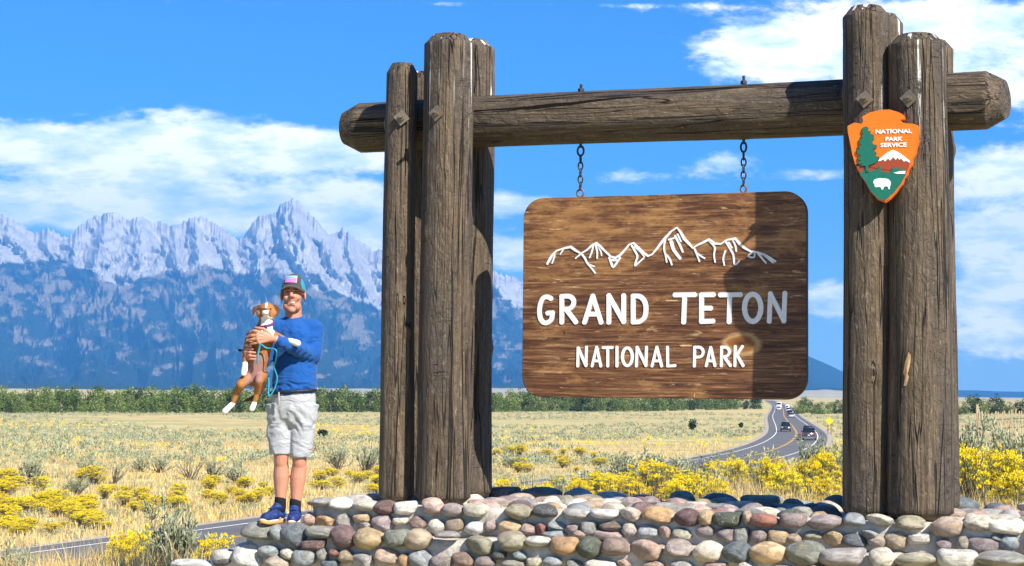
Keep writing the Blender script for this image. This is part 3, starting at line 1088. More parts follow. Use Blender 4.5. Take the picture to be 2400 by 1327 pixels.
T, R1, SS, V = 'T', 'R1', 'S', 'V'
ROWB = {T: B1 - .01, R1: B1 - .005, SS: B2 - .01, V: B2 - .005}
STONES = [
    (T, 793, 1183, 54, 30, 'white'), (T, 853, 1185, 64, 24, 'cream'), (T, 897, 1190, 56, 29, 'purple'), (T, 949, 1190, 52, 32, 'white'), (T, 1011, 1186, 59, 32, 'pink'), (T, 1059, 1195, 54, 31, 'mauve'), (T, 1113, 1195, 55, 32, 'cream'),
    (T, 748, 1178, 60, 20, 'grey'), (R1, 724, 1219, 26, 32, 'pink'), (R1, 761, 1221, 46, 26, 'orange'), (R1, 805, 1223, 40, 30, 'grey'), (R1, 845, 1214, 43, 22, 'gold'), (R1, 895, 1226, 52, 34, 'mauve'), (R1, 939, 1221, 37, 17, 'cream'),
    (R1, 977, 1227, 45, 29, 'brown'), (R1, 1023, 1233, 44, 33, 'cream'), (R1, 1065, 1231, 41, 33, 'tan'), (R1, 1113, 1239, 50, 29, 'white'), (R1, 1148, 1234, 27, 34, 'mauve'), (R1, 853, 1232, 38, 18, 'grey'),
    (SS, 604, 1249, 93, 46, 'greygreen'), (SS, 647, 1253, 26, 38, 'bluegrey'), (SS, 684, 1255, 61, 52, 'slate'), (SS, 749, 1247, 71, 28, 'greygreen'), (SS, 800, 1258, 68, 45, 'purple'), (SS, 861, 1262, 70, 49, 'gold'),
    (SS, 928, 1261, 58, 45, 'greygreen'), (SS, 976, 1266, 66, 46, 'tan'), (SS, 1045, 1256, 62, 18, 'grey'), (SS, 1120, 1278, 69, 45, 'olive'),
    (V, 576, 1308, 70, 62, 'white'), (V, 625, 1293, 50, 28, 'bluegrey'), (V, 672, 1298, 33, 22, 'cream'), (V, 736, 1277, 60, 26, 'purple'), (V, 753, 1301, 31, 27, 'greygreen'), (V, 783, 1295, 27, 18, 'red'), (V, 712, 1307, 53, 46, 'bluegrey'),
    (V, 648, 1321, 60, 32, 'olive'), (V, 811, 1307, 39, 33, 'tan'), (V, 848, 1315, 55, 38, 'grey'), (V, 904, 1307, 60, 37, 'tan'), (V, 944, 1314, 26, 32, 'orange'), (V, 983, 1311, 52, 38, 'bluegrey'), (V, 1037, 1318, 55, 28, 'mauve'),
    (V, 1083, 1312, 58, 30, 'brown'), (V, 1136, 1318, 50, 28, 'mauve'), (V, 773, 1322, 42, 20, 'slate'),
    (T, 1212, 1201, 66, 33, 'olive'), (T, 1275, 1201, 61, 33, 'dark'), (T, 1475, 1205, 51, 33, 'cream'), (T, 1540, 1210, 74, 39, 'orange'), (T, 1608, 1213, 60, 39, 'purple'), (T, 1652, 1214, 36, 32, 'gold'), (T, 1707, 1217, 66, 36, 'green'),
    (T, 1749, 1213, 24, 28, 'tan'), (T, 1345, 1203, 60, 26, 'grey'), (T, 1415, 1204, 62, 24, 'white'),
    (R1, 1193, 1234, 54, 31, 'gold'), (R1, 1237, 1243, 39, 29, 'pink'), (R1, 1267, 1241, 29, 31, 'red'), (R1, 1303, 1233, 42, 19, 'bluegrey'), (R1, 1339, 1239, 29, 21, 'mauve'), (R1, 1301, 1254, 58, 20, 'bluegrey'), (R1, 1381, 1238, 39, 35, 'grey'),
    (R1, 1428, 1234, 55, 20, 'brown'), (R1, 1475, 1241, 37, 30, 'cream'), (R1, 1425, 1254, 69, 22, 'pink'), (R1, 1359, 1253, 37, 18, 'tan'), (R1, 1517, 1250, 50, 34, 'bluegrey'), (R1, 1557, 1247, 31, 29, 'pink'), (R1, 1597, 1254, 47, 27, 'olive'),
    (R1, 1651, 1246, 43, 25, 'mauve'), (R1, 1703, 1254, 45, 29, 'mauve'), (R1, 1739, 1257, 38, 42, 'grey'),
    (SS, 1196, 1270, 78, 41, 'olive'), (SS, 1259, 1268, 60, 24, 'white'), (SS, 1321, 1278, 61, 45, 'orange'), (SS, 1380, 1285, 63, 47, 'green'), (SS, 1440, 1286, 71, 46, 'brown'), (SS, 1513, 1290, 77, 47, 'pink'), (SS, 1587, 1290, 63, 45, 'mauve'),
    (SS, 1655, 1294, 69, 47, 'cream'), (SS, 1725, 1295, 63, 43, 'slate'),
    (V, 1171, 1302, 32, 18, 'dark'), (V, 1216, 1302, 37, 18, 'bluegrey'), (V, 1203, 1322, 58, 20, 'grey'), (V, 1251, 1318, 32, 24, 'cream'), (V, 1293, 1318, 47, 24, 'bluegrey'), (V, 1408, 1324, 77, 22, 'white'), (V, 1461, 1322, 34, 18, 'pink'),
    (V, 1345, 1325, 40, 20, 'greygreen'), (V, 1530, 1327, 50, 20, 'tan'), (V, 1600, 1328, 55, 20, 'grey'), (V, 1680, 1330, 55, 22, 'pink'), (V, 1750, 1330, 45, 22, 'cream'),
    (T, 1790, 1219, 68, 33, 'red'), (T, 1858, 1219, 58, 38, 'mauve'), (T, 1933, 1225, 82, 32, 'mauve'), (T, 2001, 1221, 52, 31, 'bluegrey'), (T, 2062, 1218, 62, 24, 'cream'), (T, 2133, 1229, 67, 35, 'olive'), (T, 2216, 1236, 76, 45, 'tan'),
    (T, 2293, 1228, 62, 28, 'cream'), (T, 2364, 1236, 84, 32, 'white'), (T, 2440, 1238, 60, 36, 'tan'),
    (R1, 1778, 1255, 41, 30, 'mauve'), (R1, 1824, 1258, 47, 36, 'gold'), (R1, 1861, 1263, 38, 22, 'tan'), (R1, 1905, 1258, 43, 24, 'olive'), (R1, 1952, 1261, 49, 34, 'gold'), (R1, 2001, 1270, 56, 32, 'slate'), (R1, 2055, 1270, 43, 26, 'tan'),
    (R1, 2100, 1267, 50, 34, 'tan'), (R1, 2158, 1263, 53, 24, 'white'), (R1, 2210, 1278, 40, 24, 'mauve'), (R1, 2257, 1273, 32, 35, 'olive'), (R1, 2305, 1278, 67, 40, 'mauve'), (R1, 2364, 1273, 46, 36, 'bluegrey'), (R1, 2425, 1280, 50, 34, 'tan'),
    (R1, 2040, 1252, 40, 18, 'grey'), (R1, 2340, 1262, 36, 18, 'grey'),
    (SS, 1795, 1296, 87, 46, 'gold'), (SS, 1883, 1298, 87, 50, 'greygreen'), (SS, 1978, 1306, 106, 43, 'grey'), (SS, 2066, 1310, 66, 44, 'cream'), (SS, 2147, 1312, 100, 34, 'olive'), (SS, 2242, 1310, 87, 50, 'white'), (SS, 2345, 1312, 120, 34, 'greygreen'),
    (SS, 2450, 1315, 80, 44, 'tan'),
    (V, 1840, 1336, 60, 24, 'tan'), (V, 1920, 1338, 60, 22, 'pink'), (V, 2010, 1342, 60, 22, 'mauve'), (V, 2110, 1345, 60, 24, 'grey'), (V, 2200, 1348, 60, 24, 'tan'), (V, 2300, 1350, 60, 24, 'cream'),
    (V, 450, 1322, 110, 26, 'white'), (V, 520, 1318, 44, 16, 'dark'),
]
GINV = GM.inverted()


def put_stone(a, b, c, w, h, d, col, rz=0.0, tilt=0.0, seed=0):
    o = link('stone', ROCKS[seed % len(ROCKS)], plinth)
    o.location = (a, b, c - PZ)
    o.scale = (w, d, h)
    o.rotation_euler = (tilt * .4, tilt, rz)
    k = random.uniform(.90, 1.30)
    cc = PAL[col] if isinstance(col, str) else col
    lum_ = .3 * cc[0] + .55 * cc[1] + .15 * cc[2]
    cc = tuple(.68 * q_ + .32 * lum_ for q_ in cc)
    o.color = (cc[0] * k * random.uniform(.95, 1.05), cc[1] * k, cc[2] * k * random.uniform(.93, 1.05), 1)
    return o


n_st = 0
for i, (row, px, py, w, h, col) in enumerate(STONES):
    b = ROWB[row]
    a, c = gpx(px, py, b)
    Y = gate(a, b, c).y
    wm, hm_ = w / FPX * Y / PSI_X * .53, h / FPX * Y * .56
    edge = row in (T, SS)
    d = max(.09, min(.16, wm * .9)) if edge else max(.06, min(.1, wm * .8))
    bb = b + (d * .45 if edge else d * .30)
    tl_ = random.uniform(-.10, .10) if not (row == SS and px == 647) else -.7
    put_stone(a, bb, c, wm, hm_, d, col, random.uniform(-.12, .12), tl_, i * 7 + 3)
    n_st += 1
# cobbles laid flat over the top of the platform, and the rim along its back
names = list(PAL)
wts = np.array([3, 4, 2.5, 1, 1, 2.5, 2, .6, .8, 1.4, .8, 1.5, 2.5, 1.4, .6, 1.3, .4])
wts /= wts.sum()
POSTS_AB = []
rows_b = [-.50, -.33, -.16, .01, .18, .35]
cand = []
for r_i, b in enumerate(rows_b):
    a = -1.22 + random.uniform(0, .1)
    while a < 4.2:
        w = random.uniform(.085, .15)
        cand.append((a + w, b + random.uniform(-.02, .02), w, random.uniform(.075, .095)))
        a += 2 * w + .012
BACKS = []
a = -1.22
while a < 4.2:
    w = random.uniform(.10, .17)
    BACKS.append((a + w, .56 + random.uniform(-.03, .03), w, random.uniform(.10, .13)))
    a += 2 * w + random.uniform(.0, .03)
POSTC = [(-.80, -.34, .16), (-.48, -.36, .22), (-.42, .36, .21), (2.62, -.36, .19), (3.02, -.36, .24), (2.66, .36, .21), (3.06, .36, .21), (-.86, .34, .17)]
for (a, b, w, d) in cand:
    if any(math.hypot(a - p, b - q_) < r + .07 for p, q_, r in POSTC):
        continue
    if n_st > 268:
        break
    put_stone(a, b, C1 - .045, w, random.uniform(.05, .075), d, str(np.random.default_rng(n_st).choice(names, p=wts)), random.uniform(-.4, .4), 0, n_st)
    n_st += 1
for (a, b, w, d) in BACKS:
    if n_st > 299:
        break
    hh = random.uniform(.05, .075)
    put_stone(a, b, C1 - .02 + random.uniform(-.02, .02), w, hh, d, random.choice(['slate', 'bluegrey', 'grey', 'mauve', 'slate', 'white']), random.uniform(-.2, .2), 0, n_st * 3)  # tones lean to slate: the board's shadow is put into the colour
    n_st += 1
# the rest of the lower courses, mostly under the edge of the picture, stay one part
rest = MB()
for k in range(70):
    a, c = random.uniform(-1.75, 4.6), random.uniform(-2.0, -1.40)
    o = ROCKS[k % len(ROCKS)]
    s = (random.uniform(.09, .14), .09, random.uniform(.06, .09))
    rest.add([(v.co.x * s[0] + a, v.co.y * s[1] + B2 + .03, v.co.z * s[2] + c - PZ) for v in o.vertices], [tuple(p.vertices) for p in o.polygons])
ro = rest.build('lower_stones', MT['cobble'], plinth, True)
ro.color = (.42, .37, .30, 1)
tag(ro, kind='stuff')

# ------------------------------------------------------------------ the log gateway
def log_mesh(name, L, r0, r1, mat, seed, ch=(.06, .07), seg=64, step=.035, knots=5):
    """A log along local z with chamfered ends, wavering girth, knots and hewn flats."""
    n = max(8, int(L / step))
    zs = list(np.linspace(ch[0], L - ch[1], n))
    rng = np.random.default_rng(seed)
    th = np.linspace(0, 2 * np.pi, seg, endpoint=False)
    V, Fs = [], []
    kn = [(rng.uniform(0, 2 * np.pi), rng.uniform(.15, .9) * L, rng.uniform(.03, .055)) for _ in range(knots)]
    rings = [(0.0, None)] + [(z, 1) for z in zs] + [(L, None)]
    for (z, fl) in rings:
        r = r0 + (r1 - r0) * z / L
        cx = .006 * math.sin(z * 1.7 + seed)
        cy = .006 * math.cos(z * 1.3 + seed * 2)
        rr = r * (1 + .018 * pn(np.cos(th) * 1.3 + seed, np.sin(th) * 1.3 + z * .55, seed) + .011 * pn(th * 2.2 + seed * 3, np.full(seg, z * 2.2), seed + 5))
        rr = rr + r * .016 * pn(np.cos(th) * 5 + 9, np.sin(th) * 5 + z * .35 + seed, seed + 9)
        for (ka, kz, ks) in kn:
            d2 = ((np.angle(np.exp(1j * (th - ka))) * r) ** 2 + (z - kz) ** 2) / ks ** 2
            rr = rr + .016 * np.exp(-d2)
        if fl is None:
            rr = r * .66 * (1 + .02 * np.cos(3 * th + seed)) + 0 * th
        for a, q in zip(th, rr):
            V.append((cx + q * math.cos(a), cy + q * math.sin(a), z))
    m = len(rings)
    for i in range(m - 1):
        for k in range(seg):
            k2 = (k + 1) % seg
            Fs.append((i * seg + k, i * seg + k2, (i + 1) * seg + k2, (i + 1) * seg + k))
    Fs.append(tuple(range(seg - 1, -1, -1)))
    Fs.append(tuple((m - 1) * seg + k for k in range(seg)))
    me = bpy.data.meshes.new(name)
    me.from_pydata(V, [], Fs)
    me.materials.append(mat)
    nf = len(Fs)
    sm = [True] * nf
    for k in range(seg):
        sm[k] = False
        sm[nf - 3 - k] = False
    sm[-1] = sm[-2] = False
    me.polygons.foreach_set('use_smooth', sm)
    return me


frame = empty('log_gateway', gate(0, 0, C1))
frame.rotation_euler = (0, 0, math.atan2(-PSI_Y, PSI_X))
tag(frame, 'tall weathered log gateway of bundled posts and one crossbeam on the cobble base', 'gateway')


def post(px, b, py_top, r_top, r_bot, seed, label):
    a, c = gpx(px, py_top, b)
    a0, _ = gpx(px, 1000, b)
    L = c - C1 + .05
    o = link('post', log_mesh('post', L, r_bot, r_top, MT['post'], seed), frame)
    o.location = (a, b, -.05)
    o['label'] = label
    POSTC.append((a, b, r_bot))
    return o, a


p1, a1 = post(942, -.33, 150, .117, .130, 1, 'thin outermost post of the left bundle')
p2, a2 = post(1052, -.37, 84, .183, .196, 2, 'thick front post of the left bundle')
p3, a3 = post(1106, .40, 97, .178, .196, 3, 'rear post of the left bundle')
p8, a8 = post(990, .36, 172, .165, .18, 8, 'rear post wedged between the two front posts of the left bundle')
p4, a4 = post(2031, -.36, 17, .160, .166, 4, 'tallest front post, its side behind the arrowhead emblem')
p5, a5 = post(2150, -.38, 84, .192, .228, 5, 'thick front post of the right bundle')
p6, a6 = post(2063, .40, 36, .166, .180, 6, 'rear post behind the tallest post')
p7, a7 = post(2176, .40, 97, .176, .195, 7, 'rear post of the right bundle, cut lower')
# the crossbeam
aL, _ = gpx(810, 290, 0)
aR, _ = gpx(2374, 230, 0)
beam = link('crossbeam', log_mesh('crossbeam', aR - aL, .192, .203, MT['log'], 21, ch=(.13, .17), knots=4), frame)
beam.rotation_euler = (0, R(90), 0)
beam.location = (aL, 0, 2.05 - C1)
for v in beam.data.vertices:                       # the right end is sawn off askew, facing the path
    t = max(0, v.co.z - (aR - aL - .19)) / .19
    v.co.z -= t * .10 * (v.co.y * -1 / .2 * .5 + .5)
# long drying crack along the front of the beam: flat dark strips, the shade inside painted on
def crack_strip(pts, w, parent, mat):
    g = MB()
    for (p, q_) in zip(pts[:-1], pts[1:]):
        pass
    n = len(pts)
    vs = []
    for i, p in enumerate(pts):
        ww = w * math.sin(math.pi * (i + .35) / (n - .3))
        vs += [(p[0], p[1], p[2] - ww), (p[0], p[1], p[2] + ww)]
    fs = [(2 * i, 2 * i + 2, 2 * i + 3, 2 * i + 1) for i in range(n - 1)]
    return g.add(vs, fs).build('crack', mat, parent)


MT['crack'] = plain('crack_shade_fill', (.012, .009, .007), .9, .05)
MT['crack'].name = 'painted_crack_shade'  # near-black colour standing in for the shade inside the cracks


def beam_pt(px, py):
    a, c = gpx(px, py, -.19)
    ang = math.asin(max(-1, min(1, (c - 2.05) / .200)))
    return (a, -.2015 * math.cos(ang), 2.05 + .2015 * math.sin(ang) - C1)


crack_strip([beam_pt(x, y) for x, y in ((1100, 263), (1140, 259), (1185, 256), (1240, 252), (1290, 246), (1340, 242), (1400, 234), (1450, 229), (1500, 226))], .010, frame, MT['crack'])
crack_strip([beam_pt(x, y) for x, y in ((1180, 232), (1260, 226), (1340, 218), (1420, 212))], .004, frame, MT['crack'])
crack_strip([beam_pt(x, y) for x, y in ((1500, 213), (1600, 207), (1700, 203), (1800, 201))], .004, frame, MT['crack'])
crack_strip([beam_pt(x, y) for x, y in ((815, 286), (840, 283), (870, 281), (905, 279))], .006, frame, MT['crack'])


def sq_plate(px, py, rad, bm_=-.52, parent=None):
    """Square washer plate set diamond-wise with a bolt end and nut."""
    p, pa, pb = parent
    a, c = gpx(px, py, pb - rad - .01)
    off = a - pa
    bb = pb - math.sqrt(max(.0, rad * rad - off * off)) - .012
    yaw = math.asin(max(-1, min(1, off / rad)))
    rot = Matrix.Rotation(yaw * .6, 3, 'Z') @ Matrix.Rotation(R(45 + 6), 3, 'Y')
    loc = Vector((a - pa, bb - pb, c - C1 + .05))
    m = MB()
    m.box((0, 0, 0), (.088, .012, .088), rot)
    o = m.build('washer_plate', MT['steel'], p)
    o.location = loc
    m2 = MB()
    ax = Matrix.Rotation(yaw * .6, 3, 'Z') @ Vector((0, -1, 0))
    m2.tube([ax * .004, ax * .030], .024, 6)
    m2.tube([ax * .026, ax * .085], .0125, 10)
    o2 = m2.build('bolt', MT['steel'], p)
    o2.location = loc


sq_plate(940, 276, .122, parent=(p1, a1, -.33))
sq_plate(1023, 266, .186, parent=(p2, a2, -.37))
sq_plate(2027, 233, .160, parent=(p4, a4, -.36))
sq_plate(2130, 231, .196, parent=(p5, a5, -.38))
# a fresh split on the thick right post
sp = MB()
poly = [(2129, 826), (2135, 832), (2134, 850), (2130, 868), (2127, 880), (2131, 884), (2124, 905), (2118, 905), (2121, 884), (2117, 874), (2121, 850)]
pl_ = []
for x, y in poly:
    a, c = gpx(x, y, -.58)
    off = a - a5
    pl_.append((a, -.38 - math.sqrt(max(.001, .2155 ** 2 - off * off)) - .004, c - C1))
cx_ = Vector((sum(p[0] for p in pl_) / len(pl_), sum(p[1] for p in pl_) / len(pl_) - .006, sum(p[2] for p in pl_) / len(pl_)))
n_ = len(pl_)
sp.add([tuple(cx_)] + pl_, [(0, 1 + (i + 1) % n_, 1 + i) for i in range(n_)])
sp.add(pl_ + [(p[0], p[1] + .03, p[2]) for p in pl_], [(i, (i + 1) % n_, n_ + (i + 1) % n_, n_ + i) for i in range(n_)])
sp.build('wood_split', MT['cut'], frame)
# hanger rods through the beam
HANG = []
for (px, py_t, py_b, py_s) in ((1362, 198, 347, 460), (1743, 178, 338, 450)):
    a, ct = gpx(px, py_t, 0)
    _, cb = gpx(px, py_b, 0)
    _, cs = gpx(px, py_s, 0)
    m = MB()
    m.tube([(a, 0, ct - C1), (a, 0, cb - C1)], .0105, 10)
    m.tube([(a, 0, 2.25 - C1), (a, 0, 2.272 - C1)], .024, 6)
    m.build('hanger_rod', MT['iron'], frame)
    HANG.append((a, cb, cs))

# ------------------------------------------------------------------ the chains
def torus(mb, c, rx, rz, r, plane, seg=16, s2=8):
    pts = []
    for k in range(seg):
        t = 2 * math.pi * k / seg
        x, z = rx * math.cos(t), rz * math.sin(t)
        pts.append(Vector((x, 0, z)) if plane == 0 else Vector((0, x, z)))
    vs, fs = [], []
    for k in range(seg):
        p, nx_ = pts[k], pts[(k + 1) % seg]
        tng = (nx_ - pts[k - 1]).normalized()
        u = Vector((0, 1, 0)) if plane == 0 else Vector((1, 0, 0))
        w = tng.cross(u)
        for j in range(s2):
            a = 2 * math.pi * j / s2
            vs.append(Vector(c) + p + (u * math.cos(a) + w * math.sin(a)) * r)
    for k in range(seg):
        for j in range(s2):
            fs.append((k * s2 + j, k * s2 + (j + 1) % s2, ((k + 1) % seg) * s2 + (j + 1) % s2, ((k + 1) % seg) * s2 + j))
    return mb.add(vs, fs)


LK = []
for pl0 in (0, 1):
    m = MB()
    torus(m, (0, 0, 0), .0175, .030, .0058, pl0)
    LK.append(m.mesh('chain_link', MT['iron'], True))
for side, (a, cb, cs) in zip(('left', 'right'), HANG):
    ch = empty('chain', gate(a, 0, cs))
    ch.rotation_euler = (0, 0, math.atan2(-PSI_Y, PSI_X))
    tag(ch, 'dark iron chain holding up the %s end of the hanging wooden board' % side, 'chain', 'chains holding the board')
    L = cb - cs
    m = MB()
    torus(m, (0, 0, L - .022), .024 if side == 'left' else .02, .036, .008, 0)
    m.build('top_ring', MT['iron'], ch, True)
    m = MB()
    torus(m, (0, 0, .022), .026 if side == 'left' else .020, .028, .0075, 0)
    m.tube([(0, 0, -.03), (0, 0, 0)], .008, 8)
    m.build('bottom_ring', MT['rust'], ch, True)
    z0, z1 = .075, L - .085
    n = max(3, int(round((z1 - z0) / .0465)))
    for k in range(n + 1):
        o = link('chain_link', LK[(k + 1) % 2], ch)
        o.location = (0, 0, z0 + (z1 - z0) * k / n)

# ------------------------------------------------------------------ the hanging board
SB = -.045
corners = [gpx(x, y, SB) for x, y in ((1225, 692), (1890, 692), (1557, 456), (1557, 934))]
al, ar, ct, cb_ = corners[0][0], corners[1][0], corners[2][1], corners[3][1]
am_, cm_ = (al + ar) / 2, (ct + cb_) / 2
bw, bh = ar - al, ct - cb_
board = empty('hanging_board', gate(am_, 0, cm_))
board.rotation_euler = (0, 0, math.atan2(-PSI_Y, PSI_X))
tag(board, 'brown stained board with white park lettering hanging on chains under the crossbeam', 'sign')
RAD = .155
poly = []
for (cx0, cz0, a0) in ((bw / 2 - RAD, bh / 2 - RAD, 0), (-bw / 2 + RAD, bh / 2 - RAD, 90), (-bw / 2 + RAD, -bh / 2 + RAD, 180), (bw / 2 - RAD, -bh / 2 + RAD, 270)):
    for k in range(11):
        t = R(a0 + 9 * k)
        poly.append((cx0 + RAD * math.cos(t), cz0 + RAD * math.sin(t)))
bm = bmesh.new()
fv = [bm.verts.new((x * .996, -.045, z * .994)) for x, z in poly]
mv = [bm.verts.new((x, -.038, z)) for x, z in poly]
ev = [bm.verts.new((x, .045, z)) for x, z in poly]
n_ = len(poly)
bm.faces.new(fv)
bm.faces.new(list(reversed(ev)))
for i in range(n_):
    j = (i + 1) % n_
    for A_, B_ in ((fv, mv), (mv, ev)):
        fc = bm.faces.new((A_[j], A_[i], B_[i], B_[j]))
        fc.material_index = 1 if A_ is mv else 0
bme = bpy.data.meshes.new('board')
bm.to_mesh(bme)
bm.free()
bme.materials.append(MT['board'])
bme.materials.append(MT['board_edge'])
link('board', bme, board)


def bpt(cx, cy, inset=0.0):
    """Point on the board's face from enlarged-crop coordinates of the photograph."""
    a, c = gpx(1200 + cx / 2.504, 430 + cy / 2.504, SB)
    return a - am_, c - cm_


_sk = [0]


def stroke(mb, pts, w, y, closed=False):
    """A flat raised stroke with round ends, its edge bevelled."""
    P = [Vector((p[0], 0, p[1])) for p in pts]
    W = w if hasattr(w, '__len__') else [w] * len(P)
    out = []
    n = len(P)
    L_, R_ = [], []
    for i in range(n):
        if closed:
            t = P[(i + 1) % n] - P[i - 1]
        else:
            t = P[min(i + 1, n - 1)] - P[max(i - 1, 0)]
        t.normalize()
        nrm = Vector((-t.z, 0, t.x))
        L_.append(P[i] + nrm * W[i])
        R_.append(P[i] - nrm * W[i])
    _sk[0] += 1
    dy = (_sk[0] % 7) * .0004
    y0, y1 = y - .0042 - dy, y + .002
    if closed:
        vs = []
        for i in range(n):
            c = P[i]
            vs += [c + (L_[i] - c) * .91 + Vector((0, y0, 0)), c + (R_[i] - c) * .91 + Vector((0, y0, 0)), L_[i] + Vector((0, y1, 0)), R_[i] + Vector((0, y1, 0))]
        fs = []
        for i in range(n):
            j = (i + 1) % n
            a, b = 4 * i, 4 * j
            fs += [(a, b, b + 1, a + 1), (a, a + 2, b + 2, b), (a + 1, b + 1, b + 3, a + 3)]
        return mb.add(vs, fs)
    # outline: left side, round end, right side back, round start
    def arc(c, frm, to, k=7):
        v0, v1 = frm - c, to - c
        a0 = math.atan2(v0.z, v0.x)
        a1 = math.atan2(v1.z, v1.x)
        while a1 > a0:
            a1 -= 2 * math.pi
        r = v0.length
        return [c + Vector((math.cos(a0 + (a1 - a0) * i / k), 0, math.sin(a0 + (a1 - a0) * i / k))) * r for i in range(1, k)]
    ol = list(L_) + arc(P[-1], L_[-1], R_[-1]) + list(reversed(R_)) + arc(P[0], R_[0], L_[0])
    # triangulate through the strip itself to stay robust: body quads + two fans
    def body(sc, yy):
        l = [P[i] + (L_[i] - P[i]) * sc + Vector((0, yy, 0)) for i in range(n)]
        r = [P[i] + (R_[i] - P[i]) * sc + Vector((0, yy, 0)) for i in range(n)]
        return l, r
    vs, fs = [], []
    l, r = body(.84, y0)
    vs += l + r
    for i in range(n - 1):
        fs.append((i, i + 1, n + i + 1, n + i))
    for end in (0, -1):
        c = P[end]
        frm, to = (L_[-1], R_[-1]) if end == -1 else (R_[0], L_[0])
        f = [c + (q - c) * .91 + Vector((0, y0, 0)) for q in [frm] + arc(c, frm, to) + [to]]
        o = len(vs)
        vs += f
        fs.append(tuple(range(o, o + len(f))))
    m_ = len(ol)
    o = len(vs)
    cen = list(range(n)) + [n - 1] * 6 + list(reversed(range(n))) + [0] * 6
    vs += [P[cen[i]] + (ol[i] - P[cen[i]]) * .91 + Vector((0, y0, 0)) for i in range(m_)]
    vs += [ol[i] + Vector((0, y1, 0)) for i in range(m_)]
    for i in range(m_):
        j = (i + 1) % m_
        fs.append((o + i, o + m_ + i, o + m_ + j, o + j))
    return mb.add(vs, fs)


def dens(pts, closed=False, k=6):
    """Smooth a polyline (Catmull-Rom)."""
    P = np.array(pts, dtype=float)
    n = len(P)
    out = []
    for i in range(n if closed else n - 1):
        if closed:
            p0, p1, p2, p3 = P[i - 1], P[i], P[(i + 1) % n], P[(i + 2) % n]
        else:
            p0, p1, p2, p3 = P[max(i - 1, 0)], P[i], P[i + 1], P[min(i + 2, n - 1)]
        for q in range(k):
            t = q / k
            out.append(.5 * (2 * p1 + (p2 - p0) * t + (2 * p0 - 5 * p1 + 4 * p2 - p3) * t * t + (3 * p1 - p0 - 3 * p2 + p3) * t ** 3))
    if not closed:
        out.append(P[-1])
    return [tuple(p) for p in out]


def oval(cx, cy, rx, ry, n=28):
    return [(cx + rx * math.cos(2 * math.pi * k / n), cy + ry * math.sin(2 * math.pi * k / n)) for k in range(n)]


BIG = [
    [('s', [(228, 676), (203, 666), (178, 680), (162, 730), (164, 784), (181, 814), (206, 818), (230, 800), (237, 762)]), ('l', [(237, 760), (210, 762)])],
    [('l', [(292, 815), (292, 664)]), ('s', [(292, 664), (336, 664), (360, 684), (358, 716), (336, 736), (296, 740)]), ('l', [(318, 740), (374, 814)])],
    [('l', [(426, 815), (474, 662)]), ('l', [(474, 662), (522, 815)]), ('l', [(446, 768), (504, 768)])],
    [('l', [(568, 815), (568, 660)]), ('l', [(568, 660), (655, 812)]), ('l', [(655, 812), (655, 660)])],
    [('l', [(711, 814), (711, 662)]), ('s', [(711, 662), (748, 664), (776, 690), (786, 735), (778, 785), (750, 811), (711, 814)])],
    [('l', [(957, 655), (1070, 654)]), ('l', [(1013, 656), (1007, 814)])],
    [('l', [(1112, 655), (1180, 654)]), ('l', [(1112, 656), (1112, 811)]), ('l', [(1112, 733), (1165, 733)]), ('l', [(1112, 811), (1178, 809)])],
    [('l', [(1224, 655), (1340, 653)]), ('l', [(1278, 656), (1274, 812)])],
    [('o', oval(1413, 730, 48, 80))],
    [('l', [(1510, 808), (1517, 648)]), ('l', [(1517, 648), (1596, 806)]), ('l', [(1596, 806), (1602, 646)])]]
SMALL = [
    [('l', [(386, 1072), (388, 966)]), ('l', [(388, 966), (434, 1070)]), ('l', [(434, 1070), (437, 962)])],
    [('l', [(470, 1072), (497, 962)]), ('l', [(497, 962), (521, 1072)]), ('l', [(481, 1042), (511, 1042)])],
    [('l', [(535, 964), (588, 964)]), ('l', [(562, 964), (562, 1072)])],
    [('l', [(616, 962), (616, 1072)])],
    [('o', oval(677, 1018, 29, 52, 22))],
    [('l', [(730, 1072), (734, 962)]), ('l', [(734, 962), (786, 1070)]), ('l', [(786, 1070), (789, 962)])],
    [('l', [(822, 1072), (850, 962)]), ('l', [(850, 962), (878, 1072)]), ('l', [(833, 1042), (867, 1042)])],
    [('l', [(912, 962), (914, 1072)]), ('l', [(914, 1072), (956, 1070)])],
    [('l', [(1070, 1072), (1072, 962)]), ('s', [(1072, 962), (1106, 964), (1122, 988), (1110, 1016), (1074, 1020)])],
    [('l', [(1140, 1070), (1166, 964)]), ('l', [(1166, 964), (1191, 1070)]), ('l', [(1150, 1042), (1181, 1042)])],
    [('l', [(1228, 1070), (1230, 962)]), ('s', [(1230, 962), (1260, 964), (1276, 988), (1264, 1012), (1232, 1018)]), ('l', [(1246, 1020), (1281, 1069)])],
    [('l', [(1308, 1070), (1310, 958)]), ('l', [(1352, 958), (1314, 1016)]), ('l', [(1322, 1010), (1356, 1070)])]]
CROP = 1 / 2.504 / FPX * 12.4
for grp, wpx in ((BIG, 16.0), (SMALL, 9.6)):
    for let in grp:
        m = MB()
        for kind, pts in let:
            pp = [bpt(*p) for p in (dens(pts) if kind == 's' else pts)]
            stroke(m, pp, wpx * CROP, -.045, closed=(kind == 'o'))
        m.build('letter', MT['sign_white'], board)
